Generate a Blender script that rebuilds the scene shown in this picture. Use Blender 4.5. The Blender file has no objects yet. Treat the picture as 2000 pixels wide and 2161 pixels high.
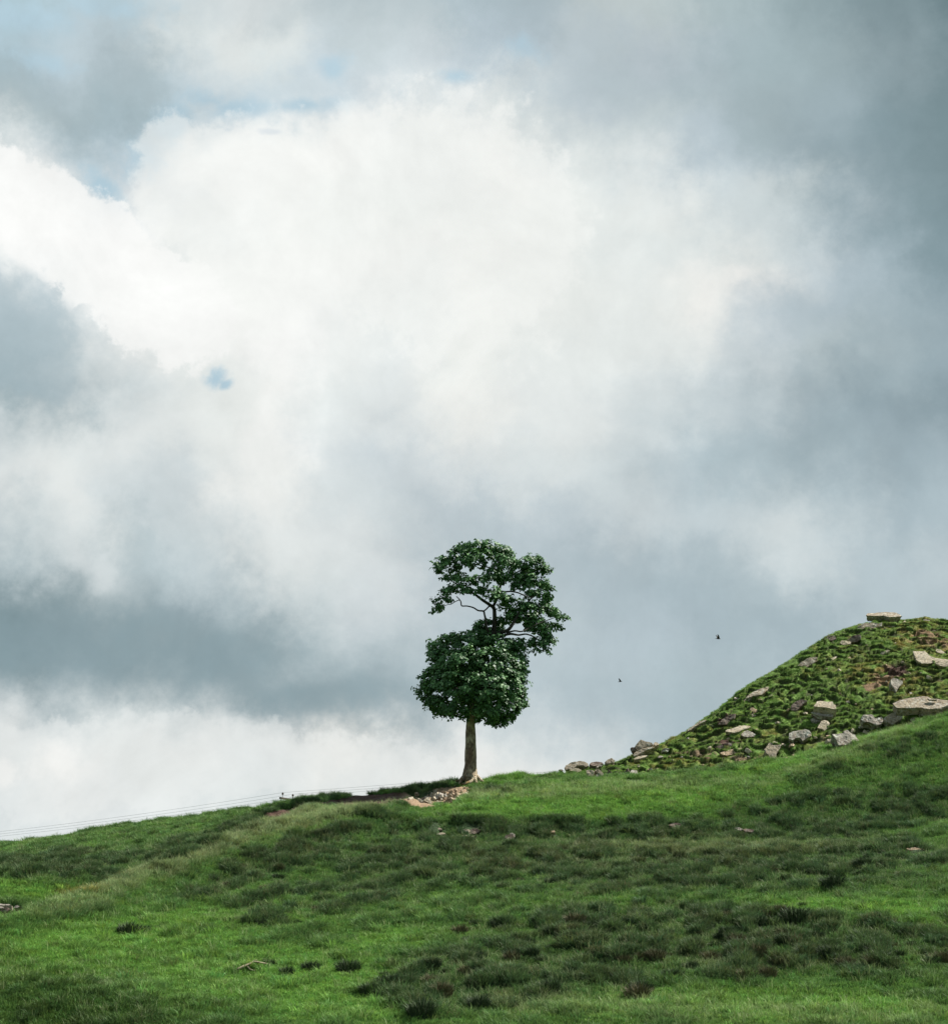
import bpy, bmesh, math, random
import numpy as np
from mathutils import Vector, Matrix, noise as mnoise

random.seed(7); RNG = np.random.default_rng(7)
SC = bpy.context.scene
COL = SC.collection

# ------------------------------------------------------------------ camera, sky, sun, exposure
F = 3427.0                      # focal length measured in pixels of the 2000 x 2161 photograph
TH = math.radians(17.0)         # camera looks up the hill
CZ = 1.6
CT, ST = math.cos(TH), math.sin(TH)
cam = bpy.data.cameras.new('camera'); cam_o = bpy.data.objects.new('camera', cam); COL.objects.link(cam_o)
cam.sensor_fit = 'VERTICAL'; cam.sensor_height = 36.0; cam.sensor_width = 36.0
cam.lens = F * 36.0 / 2161.0
cam.clip_start = 0.5; cam.clip_end = 9000
cam_o.location = (0, 0, CZ); cam_o.rotation_euler = (math.pi/2 + TH, 0, 0)
SC.camera = cam_o
SC.view_settings.view_transform = 'Standard'; SC.view_settings.look = 'None'
SC.view_settings.exposure = 1.0; SC.view_settings.gamma = 1.0
SC.view_settings.use_curve_mapping = False

SUN = Vector((0.62, 0.16, 0.80)).normalized()
sun = bpy.data.lights.new('sun', 'SUN'); sun.energy = 5.0; sun.angle = math.radians(0.5); sun.color = (1.0, 0.95, 0.87)
sun_o = bpy.data.objects.new('sun', sun); COL.objects.link(sun_o)
sun_o.rotation_euler = SUN.to_track_quat('Z', 'Y').to_euler(); sun_o.location = (60, 60, 90)

def lin(c):
    c = np.asarray(c, float)/255.0
    return np.where(c <= 0.04045, c/12.92, ((c+0.055)/1.055)**2.4)

# ---- cloud colours: (px, row, brightness...) of the clouds seen over the hill, turned into azimuth / elevation
SKY = [
 (0,0,176,200,208),(110,30,182,204,213),(250,0,183,206,216),(380,20,205,216,219),(500,0,215,222,223),(620,30,200,211,214),(750,0,186,200,205),(870,20,190,203,207),(1000,0,176,193,200),(1120,25,178,194,201),(1280,0,198,209,209),(1380,20,198,210,211),(1500,0,176,193,197),(1750,0,148,167,172),(1880,0,134,154,160),(2000,0,114,136,142),
 (0,100,182,203,212),(160,90,198,213,220),(260,80,186,201,207),(400,90,222,229,228),(500,110,229,234,232),(620,120,224,230,228),(760,90,198,210,213),(900,90,206,215,219),(1050,100,190,206,215),(1250,100,194,207,213),(1400,110,194,206,213),(1500,120,176,193,199),(1750,120,158,176,181),(1900,120,145,164,170),(2000,120,124,145,151),
 (310,130,160,178,184),(250,170,172,189,195),(0,190,150,169,174),(70,190,162,180,186),(100,140,186,206,215),(160,150,200,214,221),(20,130,182,204,214),
 (200,230,162,181,187),(100,230,170,188,193),(280,250,168,187,193),(0,250,196,208,211),(60,270,206,217,219),(430,150,220,228,229),(550,170,225,232,231),(690,150,196,212,222),(820,170,206,218,223),
 (0,310,246,247,244),(120,320,190,206,212),(200,330,184,203,212),(270,300,176,199,210),(350,240,178,203,215),(340,180,196,212,218),
 (420,200,200,216,224),(500,200,190,210,221),(560,210,190,211,222),(620,210,192,212,222),(700,190,204,217,223),(800,200,210,220,224),(950,190,214,223,225),(960,160,198,212,220),
 (400,270,240,242,240),(500,290,243,244,241),(600,260,242,244,241),(750,240,243,244,241),(850,250,235,238,236),(940,210,232,236,234),(1000,220,236,239,237),(1100,210,222,229,228),(1150,240,208,218,220),(1180,170,196,209,215),
 (1300,150,186,201,207),(1250,230,192,205,212),(1380,260,200,212,214),(1460,310,186,201,209),(1500,200,174,190,196),(1600,130,166,184,189),(1620,250,166,183,188),(1750,230,160,178,185),(1880,260,138,159,166),(2000,260,126,148,154),
 (350,340,238,240,238),(500,350,240,242,240),(700,330,247,248,245),(830,330,235,239,237),(950,310,234,238,236),(1100,320,244,245,241),(1050,290,238,240,237),(1180,290,212,221,222),(1260,310,208,218,219),(1250,350,230,235,233),(1370,370,220,228,229),(1480,370,186,202,210),(1560,390,212,221,222),(1600,340,178,194,201),(1660,400,208,218,219),(1750,330,152,171,178),(1850,330,142,162,169),(2000,380,128,150,156),
 (0,400,247,248,246),(110,400,246,247,245),(210,420,214,224,228),(300,385,206,215,220),(350,380,220,226,228),(420,470,228,233,231),(460,510,226,231,230),(300,470,240,242,240),(560,430,240,242,239),(700,430,236,240,237),(830,430,232,237,234),(1000,430,236,240,237),(1200,430,233,237,234),(1350,440,228,233,231),(1430,440,236,239,235),(1510,440,203,214,217),(1600,450,208,218,220),(1700,450,198,210,212),(1750,460,160,178,186),(1880,460,142,163,170),(2000,500,132,154,161),
 (0,490,246,247,245),(150,500,250,250,249),(280,540,252,252,250),(500,540,241,243,240),(700,540,240,242,239),(850,540,240,242,239),(1000,540,240,242,238),(1200,540,233,237,234),(1400,530,222,229,228),(1560,520,222,229,228),(1660,500,210,220,222),(1720,540,202,213,217),(1850,540,164,182,190),(2000,600,150,170,178),
 (0,550,240,243,241),(0,590,196,210,216),(60,610,194,208,214),(120,590,216,224,226),(170,600,240,242,240),(300,620,248,249,247),(500,640,243,245,242),(700,650,240,242,240),(850,640,232,237,235),(1000,640,242,244,240),(1200,640,233,237,234),(1350,620,230,235,233),(1450,640,240,242,238),(1550,590,244,244,240),(1500,640,241,242,238),(1570,650,204,214,219),(1650,640,192,206,212),(1750,620,184,200,208),(1900,640,168,186,193),
 (0,690,178,195,201),(100,700,192,206,211),(180,700,198,210,214),(220,690,236,239,237),(350,680,240,242,240),(600,720,246,247,245),(750,720,234,238,236),(860,720,228,233,232),(1000,740,240,243,239),(1200,740,230,235,233),(1400,730,230,235,233),(1550,720,214,223,225),(1640,700,190,205,213),(1720,740,192,205,208),(1850,740,170,187,193),(2000,740,154,173,181),
 (0,820,160,180,186),(80,870,156,176,183),(140,840,168,186,192),(190,800,210,220,222),(280,820,216,224,225),(400,790,230,235,233),(500,830,234,238,235),(600,840,245,246,243),(700,850,226,232,231),(850,850,224,230,230),(1000,850,240,242,238),(1200,850,227,232,231),(1400,850,216,224,225),(1550,850,198,210,214),(1700,850,168,185,192),(1850,850,150,169,177),(2000,850,142,162,170),
 (0,930,216,224,225),(120,930,224,230,229),(300,920,226,231,230),(480,920,230,235,233),(620,940,243,244,241),(700,940,216,224,226),(850,960,206,216,220),(1000,940,222,228,228),(1200,950,220,227,227),(1400,930,206,217,220),(1540,930,182,198,204),(1700,930,162,180,187),(1850,920,160,178,186),(2000,940,172,189,196),
 (0,1020,222,228,228),(130,1030,230,234,232),(300,1030,214,223,225),(400,1040,206,216,219),(560,1020,238,240,237),(680,1030,216,224,225),(800,1050,212,221,223),(950,1080,192,205,211),(1100,1020,216,224,225),(1280,1040,210,220,222),(1450,1000,186,201,207),(1580,980,172,190,197),(1640,1030,196,209,213),(1780,1040,184,200,206),(1900,1000,160,178,186),(2000,1040,176,193,200),
 (0,1100,192,205,209),(90,1110,212,221,222),(200,1110,226,231,230),(290,1120,176,193,198),(420,1120,206,216,218),(560,1110,226,231,230),(680,1120,222,228,228),(850,1120,204,214,217),(1000,1120,190,204,210),(1200,1100,192,205,211),(1350,1100,204,214,217),(1500,1090,198,210,214),(1700,1080,214,222,223),(1830,1100,192,206,211),(1900,1120,164,182,190),(2000,1150,184,199,205),
 (0,1180,162,180,186),(110,1190,196,208,211),(190,1200,212,220,221),(260,1200,172,188,193),(400,1200,196,209,213),(600,1200,224,230,229),(800,1200,216,223,224),(1000,1200,188,202,208),(1250,1200,176,192,199),(1480,1180,182,197,203),(1700,1160,206,216,218),(1900,1200,186,201,207),(2000,1200,196,208,212),
 (0,1260,128,149,155),(120,1270,142,162,168),(220,1245,196,207,209),(280,1260,144,163,169),(400,1290,154,172,179),(520,1270,180,195,200),(640,1270,212,221,222),(800,1280,208,217,220),(1000,1280,192,205,211),(1200,1240,184,199,205),(1280,1280,176,192,199),(1460,1240,168,185,192),(1600,1260,176,192,198),(1800,1240,184,199,205),(2000,1270,186,201,207),
 (0,1340,124,146,152),(150,1340,140,159,165),(300,1350,144,164,170),(420,1340,142,162,168),(560,1340,160,178,184),(680,1340,194,206,209),(820,1340,196,208,212),(1000,1360,184,199,205),(1200,1320,190,204,209),(1350,1330,182,197,204),(1500,1340,166,183,190),(1650,1330,164,181,188),
 (0,1410,132,153,159),(200,1410,140,160,166),(400,1410,144,163,169),(560,1400,146,165,171),(700,1400,170,186,191),(850,1400,180,195,200),(1250,1400,184,199,205),(1450,1400,176,192,198),(1600,1400,176,192,198),
 (0,1462,142,161,167),(200,1460,152,170,176),(350,1450,152,170,176),(500,1462,142,162,168),(650,1470,146,165,171),(800,1460,158,175,181),(950,1450,170,186,192),(1250,1470,178,194,200),(1450,1460,174,191,197),
 (0,1505,212,220,221),(120,1505,194,205,208),(250,1490,214,222,222),(360,1488,206,216,217),(450,1500,184,197,201),(600,1502,156,173,179),(750,1515,146,165,171),(880,1515,164,181,187),(1000,1510,182,196,201),(1200,1530,180,196,203),(1400,1530,172,189,196),
 (0,1550,228,232,231),(120,1560,222,228,228),(260,1540,228,233,232),(400,1540,234,236,234),(500,1545,226,231,230),(600,1545,238,238,235),(720,1560,238,238,233),(850,1560,206,215,217),(930,1550,220,226,226),(1050,1550,220,227,227),(1120,1540,206,215,217),(1200,1560,196,208,212),(1350,1580,184,199,205),
 (0,1620,216,223,223),(120,1600,242,241,237),(260,1600,226,231,229),(420,1600,228,232,230),(560,1600,222,228,228),(680,1590,236,237,232),(760,1600,240,239,234),(850,1610,230,233,230),(950,1600,236,236,232),(1080,1600,224,229,228),(1200,1600,224,229,228),(1290,1580,204,213,215),
 (0,1690,218,225,226),(250,1680,226,231,231),(500,1660,220,227,227),(760,1650,214,222,223),(900,1640,232,234,231),(1100,1620,236,236,232),(1000,1750,226,230,229),(0,1800,222,228,228),(1600,1750,214,222,223),(2000,1750,200,210,213),(2000,1500,186,200,206),(1700,1500,184,199,205),(1000,2161,220,226,226),(0,2161,218,224,224),(2000,2161,205,214,217),
]
def px_to_azel(px, row):
    a = (px-1000)/F; t = (1080.5-row)/F
    x = a; y = CT - t*ST; z = ST + t*CT
    return math.degrees(math.atan2(x, y)), math.degrees(math.atan2(z, math.hypot(x, y)))
def azel_to_px(az, el):
    az = math.radians(az); el = math.radians(el)
    d = (math.cos(el)*math.sin(az), math.cos(el)*math.cos(az), math.sin(el))
    dep = d[1]*CT + d[2]*ST; up = -d[1]*ST + d[2]*CT
    return 1000 + F*d[0]/dep, 1080.5 - F*up/dep

def build_world():
    w = bpy.data.worlds.new('World'); w.use_nodes = True
    nt = w.node_tree; nt.nodes.clear(); N = nt.nodes; L = nt.links
    def mth(op, a, b=None, c=None, clamp=False):
        n = N.new('ShaderNodeMath'); n.operation = op; n.use_clamp = clamp
        for i, v in enumerate((a, b, c)):
            if v is None: continue
            if hasattr(v, 'node') or isinstance(v, bpy.types.NodeSocket): L.new(v, n.inputs[i])
            else: n.inputs[i].default_value = v
        return n.outputs[0]
    out = N.new('ShaderNodeOutputWorld'); bg = N.new('ShaderNodeBackground'); L.new(bg.outputs[0], out.inputs[0])
    tc = N.new('ShaderNodeTexCoord'); D = tc.outputs['Generated']
    nrm = N.new('ShaderNodeVectorMath'); nrm.operation = 'NORMALIZE'; L.new(D, nrm.inputs[0])
    def nz(scale, det, rough=0.55, off=0.0, dist=0.0):
        mp = N.new('ShaderNodeMapping'); mp.inputs['Location'].default_value = (off, off*0.7, off*1.3)
        L.new(nrm.outputs[0], mp.inputs[0])
        n = N.new('ShaderNodeTexNoise'); n.inputs['Scale'].default_value = scale
        n.inputs['Detail'].default_value = det; n.inputs['Roughness'].default_value = rough
        n.inputs['Distortion'].default_value = dist
        L.new(mp.outputs[0], n.inputs['Vector']); return n
    sp = N.new('ShaderNodeSeparateXYZ'); L.new(nrm.outputs[0], sp.inputs[0])
    az = mth('MULTIPLY', mth('ARCTAN2', sp.outputs[0], sp.outputs[1]), 57.29578)
    el = mth('MULTIPLY', mth('ARCSINE', sp.outputs[2]), 57.29578)
    el = mth('MAXIMUM', el, -2.0)
    # cloud turbulence: bend the field, small and large
    wn = nz(24.0, 8.0, 0.64, 3.1); wsep = N.new('ShaderNodeSeparateColor'); L.new(wn.outputs['Color'], wsep.inputs[0])
    daz = mth('MULTIPLY', mth('SUBTRACT', wsep.outputs[0], 0.5), 5.4)
    del_ = mth('MULTIPLY', mth('SUBTRACT', wsep.outputs[1], 0.5), 4.0)
    az2 = mth('ADD', az, daz); el2 = mth('ADD', el, del_)
    AZ0, AZ1, NC = -19.5, 19.5, 32
    EL0, EL1, NR = 2.5, 35.0, 36
    u = mth('PINGPONG', mth('DIVIDE', mth('SUBTRACT', az2, AZ0), AZ1-AZ0), 1.0)
    v = mth('ADD', mth('MULTIPLY', mth('PINGPONG', mth('DIVIDE', mth('SUBTRACT', el2, EL0), EL1-EL0), 1.0), NR-2.0), 0.5)
    S = np.array([s[:2] for s in SKY], float); Cc = np.array([s[2:] for s in SKY], float)
    acc = None
    for r in range(NR):
        elr = EL0 + (EL1-EL0)*(r-0.5)/(NR-2)
        gt = bpy.data.node_groups.new('cloud_row', 'ShaderNodeTree')
        gt.interface.new_socket('u', in_out='INPUT', socket_type='NodeSocketFloat'); gt.interface.new_socket('c', in_out='OUTPUT', socket_type='NodeSocketColor')
        g_i = gt.nodes.new('NodeGroupInput'); g_o = gt.nodes.new('NodeGroupOutput')
        g_r = gt.nodes.new('ShaderNodeValToRGB'); cr = g_r.color_ramp; cr.interpolation = 'B_SPLINE'
        while len(cr.elements) < NC: cr.elements.new(0.5)
        for c in range(NC):
            q = c/(NC-1); px, row = azel_to_px(AZ0 + (AZ1-AZ0)*q, elr)
            d2 = ((S[:,0]-px)**2 + ((S[:,1]-row)*1.25)**2)
            wgt = np.exp(-d2/(2*34.0**2)) + 1e-3*np.exp(-d2/(2*80.0**2)) + 1e-9/(d2+1)
            col = (lin(Cc)*wgt[:,None]).sum(0)/wgt.sum()
            lu = float(col @ np.array([0.21, 0.71, 0.08])); col = np.clip(col*max(0.84 + (lu-0.84)*1.13, lu*0.94)/lu, 0.05, 0.985)
            cr.elements[c].position = q; cr.elements[c].color = (*col, 1)
        gt.links.new(g_i.outputs[0], g_r.inputs[0]); gt.links.new(g_r.outputs[0], g_o.inputs[0])
        ramp = N.new('ShaderNodeGroup'); ramp.node_tree = gt; L.new(u, ramp.inputs[0])
        d = mth('ABSOLUTE', mth('SUBTRACT', v, float(r)))
        a = mth('MAXIMUM', mth('SUBTRACT', 1.5, d), 0.0); b = mth('MAXIMUM', mth('SUBTRACT', 0.5, d), 0.0)
        wt = mth('SUBTRACT', mth('MULTIPLY', mth('MULTIPLY', a, a), 0.5), mth('MULTIPLY', mth('MULTIPLY', b, b), 1.5))
        vm = N.new('ShaderNodeVectorMath'); vm.operation = 'SCALE'; L.new(ramp.outputs[0], vm.inputs[0]); L.new(wt, vm.inputs['Scale'])
        if acc is None: acc = vm.outputs[0]
        else:
            ad = N.new('ShaderNodeVectorMath'); ad.operation = 'ADD'; L.new(acc, ad.inputs[0]); L.new(vm.outputs[0], ad.inputs[1]); acc = ad.outputs[0]
    # crisp-edged parts: gaps of blue between the heaps, and the heaps' knobbly rims
    en = nz(26.0, 8.0, 0.68, 7.7); e1 = mth('SUBTRACT', en.outputs['Fac'], 0.5)
    en2 = nz(70.0, 6.0, 0.6, 1.7); e2 = mth('SUBTRACT', en2.outputs['Fac'], 0.5)
    def blob(px, row, rx, ry, rot=0):
        A, E = px_to_azel(px, row); k = 57.29578/F
        ca, sa = math.cos(math.radians(rot)), math.sin(math.radians(rot))
        x = mth('MULTIPLY', mth('SUBTRACT', az, A), math.cos(math.radians(E))/k)
        y = mth('DIVIDE', mth('SUBTRACT', el, E), k)
        xr = mth('DIVIDE', mth('ADD', mth('MULTIPLY', x, ca), mth('MULTIPLY', y, sa)), rx)
        yr = mth('DIVIDE', mth('SUBTRACT', mth('MULTIPLY', y, ca), mth('MULTIPLY', x, sa)), ry)
        return mth('SUBTRACT', 1.0, mth('SQRT', mth('ADD', mth('MULTIPLY', xr, xr), mth('MULTIPLY', yr, yr))))
    def layer(acc, blobs, col, lo, hi, namp, namp2, opac):
        m = None
        for b in blobs:
            o = blob(*b); m = o if m is None else mth('MAXIMUM', m, o)
        m = mth('ADD', m, mth('ADD', mth('MULTIPLY', e1, namp), mth('MULTIPLY', e2, namp2)))
        mr = N.new('ShaderNodeMapRange'); mr.interpolation_type = 'SMOOTHSTEP'
        L.new(m, mr.inputs[0]); mr.inputs[1].default_value = lo; mr.inputs[2].default_value = hi
        mr.inputs[4].default_value = opac
        mx = N.new('ShaderNodeMix'); mx.data_type = 'RGBA'; L.new(mr.outputs[0], mx.inputs[0]); L.new(acc, mx.inputs[6])
        if isinstance(col, tuple): mx.inputs[7].default_value = (*lin(col), 1)
        else: L.new(col, mx.inputs[7])
        return mx.outputs[2]
    sky = N.new('ShaderNodeTexSky'); sky.sky_type = 'NISHITA'; sky.sun_disc = False
    sky.sun_elevation = math.asin(SUN.z); sky.sun_rotation = math.atan2(SUN.x, SUN.y)
    ss = N.new('ShaderNodeVectorMath'); ss.operation = 'SCALE'; L.new(sky.outputs[0], ss.inputs[0]); ss.inputs['Scale'].default_value = 0.14
    bl = N.new('ShaderNodeMix'); bl.data_type = 'RGBA'; bl.inputs[0].default_value = 0.85
    L.new(ss.outputs[0], bl.inputs[6]); bl.inputs[7].default_value = (*lin((186, 212, 222)), 1)
    BLUE = bl.outputs[2]
    acc = layer(acc, [(365,255,70,34,38),(300,330,70,44,40),(500,228,95,24,4),(640,222,80,20,6),(215,390,56,30,-48),(440,212,60,24,0)], BLUE, -0.4, 1.0, 3.0, 1.2, 0.95)
    acc = layer(acc, [(700,145,34,28),(960,160,34,14),(1100,95,46,28,-20),(100,135,70,26,-10),(60,40,100,34),(240,20,120,26)], BLUE, -0.4, 1.2, 3.4, 1.2, 0.8)
    acc = layer(acc, [(-60,400,190,110,0),(80,455,180,95,-35),(210,550,200,110,-40),(330,640,190,120,-30)], (246,247,245), -0.02, 0.18, 1.3, 0.9, 0.85)
    acc = layer(acc, [(400,400,120,160,25),(520,420,190,180,0),(700,440,230,215,0),(900,470,260,270,0),(1000,500,240,280,0)], (241,243,240), -0.02, 0.25, 1.3, 0.8, 0.55)
    acc = layer(acc, [(20,720,175,130,0),(90,790,90,70,0),(-20,660,150,110,0)], (166,184,191), -0.02, 0.5, 1.2, 0.8, 0.6)
    acc = layer(acc, [(60,1350,330,120,4),(380,1400,300,80,8),(680,1470,260,50,8)], (134,155,162), -0.05, 0.8, 1.4, 0.8, 0.6)
    acc = layer(acc, [(1560,580,50,26,42),(1480,640,70,44,50)], (244,244,240), 0.0, 0.9, 2.2, 0.8, 0.6)
    acc = layer(acc, [(120,1600,66,56,0),(0,1630,40,44,0)], (243,242,238), 0.0, 0.8, 2.0, 1.0, 0.7)
    acc = layer(acc, [(215,1215,40,70,-10),(170,1180,80,50,-40)], (214,221,222), 0.0, 0.9, 2.0, 1.0, 0.6)
    acc = layer(acc, [(380,1600,330,100,0),(760,1630,260,90,0),(80,1620,260,120,0)], (234,237,235), -0.02, 0.25, 1.5, 1.0, 0.4)
    acc = layer(acc, [(457,800,30,34,-20),(475,812,26,16,20)], BLUE, -0.15, 0.75, 1.6, 1.6, 0.95)
    acc = layer(acc, [(575,278,30,9,0)], (215,223,228), 0.0, 0.8, 2.0, 1.2, 0.7)
    # soft light and dark wisps over everything
    wz = nz(9.0, 9.0, 0.62, 12.0, 0.5)
    k = mth('ADD', mth('MULTIPLY', mth('SUBTRACT', wz.outputs['Fac'], 0.5), 0.38), 1.0)
    k = mth('ADD', k, mth('MULTIPLY', e1, 0.17))
    k = mth('ADD', k, mth('MULTIPLY', e2, 0.05))
    sc = N.new('ShaderNodeVectorMath'); sc.operation = 'SCALE'; L.new(acc, sc.inputs[0]); L.new(k, sc.inputs['Scale'])
    # zenith and unseen sides: an even cloud sheet, dimmed to cut fill light
    rz = N.new('ShaderNodeMapRange'); rz.interpolation_type = 'SMOOTHSTEP'; L.new(mth('ABSOLUTE', az), rz.inputs[0]); rz.inputs[1].default_value = 24; rz.inputs[2].default_value = 60
    zr = N.new('ShaderNodeMapRange'); zr.interpolation_type = 'SMOOTHSTEP'; L.new(el, zr.inputs[0]); zr.inputs[1].default_value = 38; zr.inputs[2].default_value = 62
    zc = N.new('ShaderNodeVectorMath'); zc.operation = 'SCALE'; zc.inputs[0].default_value = tuple(lin((158,174,181))); L.new(k, zc.inputs['Scale'])
    mz = N.new('ShaderNodeMix'); mz.data_type = 'RGBA'; L.new(mth('MAXIMUM', zr.outputs[0], rz.outputs[0]), mz.inputs[0]); L.new(sc.outputs[0], mz.inputs[6]); L.new(zc.outputs[0], mz.inputs[7])
    up = N.new('ShaderNodeVectorMath'); up.operation = 'SCALE'; L.new(mz.outputs[2], up.inputs[0]); up.inputs['Scale'].default_value = 10.0
    L.new(up.outputs[0], bg.inputs[0]); bg.inputs[1].default_value = 0.05
    SC.world = w; w.cycles.sampling_method = 'MANUAL'; w.cycles.sample_map_resolution = 512
build_world()

# ------------------------------------------------------------------ helpers
def P(px, row, y):
    """world point at ground distance y that is seen at (px,row) of the photograph"""
    t = (1080.5-row)/F; s = y/(CT - t*ST)
    return Vector(((px-1000)/F*s, y, CZ + s*(ST + t*CT)))
def proj(x, y, z):
    dep = y*CT + (z-CZ)*ST; up = -y*ST + (z-CZ)*CT
    dep = np.maximum(dep, 0.5)
    return 1000 + F*x/dep, 1080.5 - F*up/dep
_perm = RNG.permutation(512); _perm = np.concatenate([_perm, _perm])
_ang = RNG.random(512)*2*np.pi; _gx, _gy = np.cos(_ang), np.sin(_ang)
def perlin(x, y):
    x = np.asarray(x, float); y = np.asarray(y, float)
    xi = np.floor(x).astype(int); yi = np.floor(y).astype(int); xf = x-xi; yf = y-yi
    xi &= 511; yi &= 511; x1 = (xi+1) & 511; y1 = (yi+1) & 511
    def g(a, b, dx, dy):
        h = _perm[(_perm[a]+b) & 511]; return _gx[h]*dx + _gy[h]*dy
    u = xf*xf*xf*(xf*(xf*6-15)+10); v = yf*yf*yf*(yf*(yf*6-15)+10)
    a = g(xi, yi, xf, yf)*(1-u) + g(x1, yi, xf-1, yf)*u
    b = g(xi, y1, xf, yf-1)*(1-u) + g(x1, y1, xf-1, yf-1)*u
    return (a*(1-v)+b*v)*1.5
def fbm(x, y, o=4, g=0.5):
    s = 0; a = 1; n = 0
    for i in range(o):
        s = s + a*perlin(x*2**i + 17.3*i, y*2**i + 9.1*i); n += a; a *= g
    return s/n
def sstep(a, b, x):
    t = np.clip((x-a)/(b-a), 0, 1); return t*t*(3-2*t)

def link(o, parent=None):
    COL.objects.link(o)
    if parent is not None: o.parent = parent
    return o
def tag(o, label=None, cat=None, group=None, kind=None):
    if label: o['label'] = label
    if cat: o['category'] = cat
    if group: o['group'] = group
    if kind: o['kind'] = kind
    return o
def mesh_from(name, verts, faces, mats=(), smooth=False, mi=None):
    me = bpy.data.meshes.new(name)
    verts = np.asarray(verts, np.float32)
    if isinstance(faces, np.ndarray):
        k = faces.shape[1]; me.vertices.add(len(verts)); me.vertices.foreach_set('co', verts.ravel())
        me.loops.add(faces.size); me.loops.foreach_set('vertex_index', faces.astype(np.int32).ravel())
        me.polygons.add(len(faces)); me.polygons.foreach_set('loop_start', np.arange(0, faces.size, k, dtype=np.int32))
        me.update(calc_edges=True)
    else:
        me.from_pydata([tuple(map(float, v)) for v in verts], [], faces)
    for m in mats: me.materials.append(m)
    if smooth: me.polygons.foreach_set('use_smooth', np.ones(len(me.polygons), bool))
    if mi is not None: me.polygons.foreach_set('material_index', np.asarray(mi, np.int32))
    me.update(); return me

# ------------------------------------------------------------------ materials
class MB:
    def __init__(s, name):
        s.m = bpy.data.materials.new(name); s.m.use_nodes = True; s.N = s.m.node_tree.nodes; s.L = s.m.node_tree.links
        s.b = s.N['Principled BSDF']; s.b.inputs['Specular IOR Level'].default_value = 0.3
        s.tc = s.N.new('ShaderNodeTexCoord')
    def new(s, t, **k):
        n = s.N.new(t)
        for a, v in k.items(): setattr(n, a, v)
        return n
    def put(s, sock, v):
        if isinstance(v, bpy.types.NodeSocket): s.L.new(v, sock)
        elif isinstance(v, (tuple, list)) and len(v) == 3 and sock.type == 'RGBA': sock.default_value = (*v, 1)
        else: sock.default_value = v
    def noise(s, scale, det=5, rough=0.6, co='Object', dist=0, stretch=None):
        n = s.new('ShaderNodeTexNoise'); n.inputs['Scale'].default_value = scale; n.inputs['Detail'].default_value = det
        n.inputs['Roughness'].default_value = rough; n.inputs['Distortion'].default_value = dist
        src = s.tc.outputs[co]
        if stretch:
            mp = s.new('ShaderNodeMapping'); mp.inputs['Scale'].default_value = stretch; s.L.new(src, mp.inputs[0]); src = mp.outputs[0]
        s.L.new(src, n.inputs['Vector']); return n.outputs['Fac']
    def ramp(s, fac, stops):
        r = s.new('ShaderNodeValToRGB'); s.L.new(fac, r.inputs[0]); e = r.color_ramp.elements
        while len(e) < len(stops): e.new(0.5)
        for i, (p, c) in enumerate(stops):
            e[i].position = p; e[i].color = (*c, 1) if isinstance(c, tuple) else (c, c, c, 1)
        return r.outputs[0]
    def mix(s, f, a, b, bt='MIX'):
        n = s.new('ShaderNodeMix', data_type='RGBA', blend_type=bt)
        s.put(n.inputs[0], f); s.put(n.inputs[6], a); s.put(n.inputs[7], b); return n.outputs[2]
    def math(s, op, a, b=0.0, clamp=False):
        n = s.new('ShaderNodeMath', operation=op, use_clamp=clamp); s.put(n.inputs[0], a); s.put(n.inputs[1], b); return n.outputs[0]
    def attr(s, name, typ='GEOMETRY'):
        n = s.new('ShaderNodeAttribute', attribute_name=name, attribute_type=typ); return n
    def bump(s, h, strength=0.5, dist=0.05):
        n = s.new('ShaderNodeBump'); n.inputs['Strength'].default_value = strength; n.inputs['Distance'].default_value = dist
        s.L.new(h, n.inputs['Height']); s.L.new(n.outputs[0], s.b.inputs['Normal'])
    def fin(s, col, rough=0.9):
        s.put(s.b.inputs['Base Color'], col); s.put(s.b.inputs['Roughness'], rough); return s.m

def mat_ground():
    s = MB('turf_and_soil')
    c = s.attr('tint').outputs['Color']; soil = s.attr('soil').outputs['Fac']
    n1 = s.noise(0.9, 8, 0.7); n2 = s.noise(6.0, 6, 0.7); n3 = s.noise(22.0, 4, 0.7)
    g = s.mix(1.0, c, s.ramp(n1, [(0.3, 0.62), (0.7, 1.25)]), 'MULTIPLY')
    g = s.mix(1.0, g, s.ramp(n2, [(0.3, 0.45), (0.7, 1.35)]), 'MULTIPLY')
    sc = s.attr('soilcol').outputs['Color']
    so = s.mix(1.0, sc, s.ramp(n3, [(0.32, 0.35), (0.5, 0.9), (0.7, 1.45)]), 'MULTIPLY')
    f = s.math('ADD', soil, s.math('MULTIPLY', s.math('SUBTRACT', n2, 0.5), 1.9))
    f = s.ramp(f, [(0.42, 0.0), (0.58, 1.0)])
    s.bump(s.math('ADD', s.math('MULTIPLY', n2, 1.0), s.math('MULTIPLY', n3, 0.5)), 0.9, 0.16)
    return s.fin(s.mix(f, g, so), 0.95)
def mat_blade(name, spec=0.25, rough=0.6, trans=0.3):
    s = MB(name)
    c = s.attr('icol', 'INSTANCER').outputs['Color']
    v = s.attr('bv').outputs['Fac']                  # blade to blade variation stored on the tuft mesh
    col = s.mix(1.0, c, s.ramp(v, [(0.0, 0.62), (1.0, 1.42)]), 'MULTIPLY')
    s.b.inputs['Specular IOR Level'].default_value = spec
    m = s.fin(col, rough)
    tr = s.new('ShaderNodeBsdfTranslucent'); s.L.new(col, tr.inputs[0])
    mx = s.new('ShaderNodeMixShader'); mx.inputs[0].default_value = trans
    s.L.new(s.b.outputs[0], mx.inputs[1]); s.L.new(tr.outputs[0], mx.inputs[2])
    s.L.new(mx.outputs[0], s.N['Material Output'].inputs[0])
    return m
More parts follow.
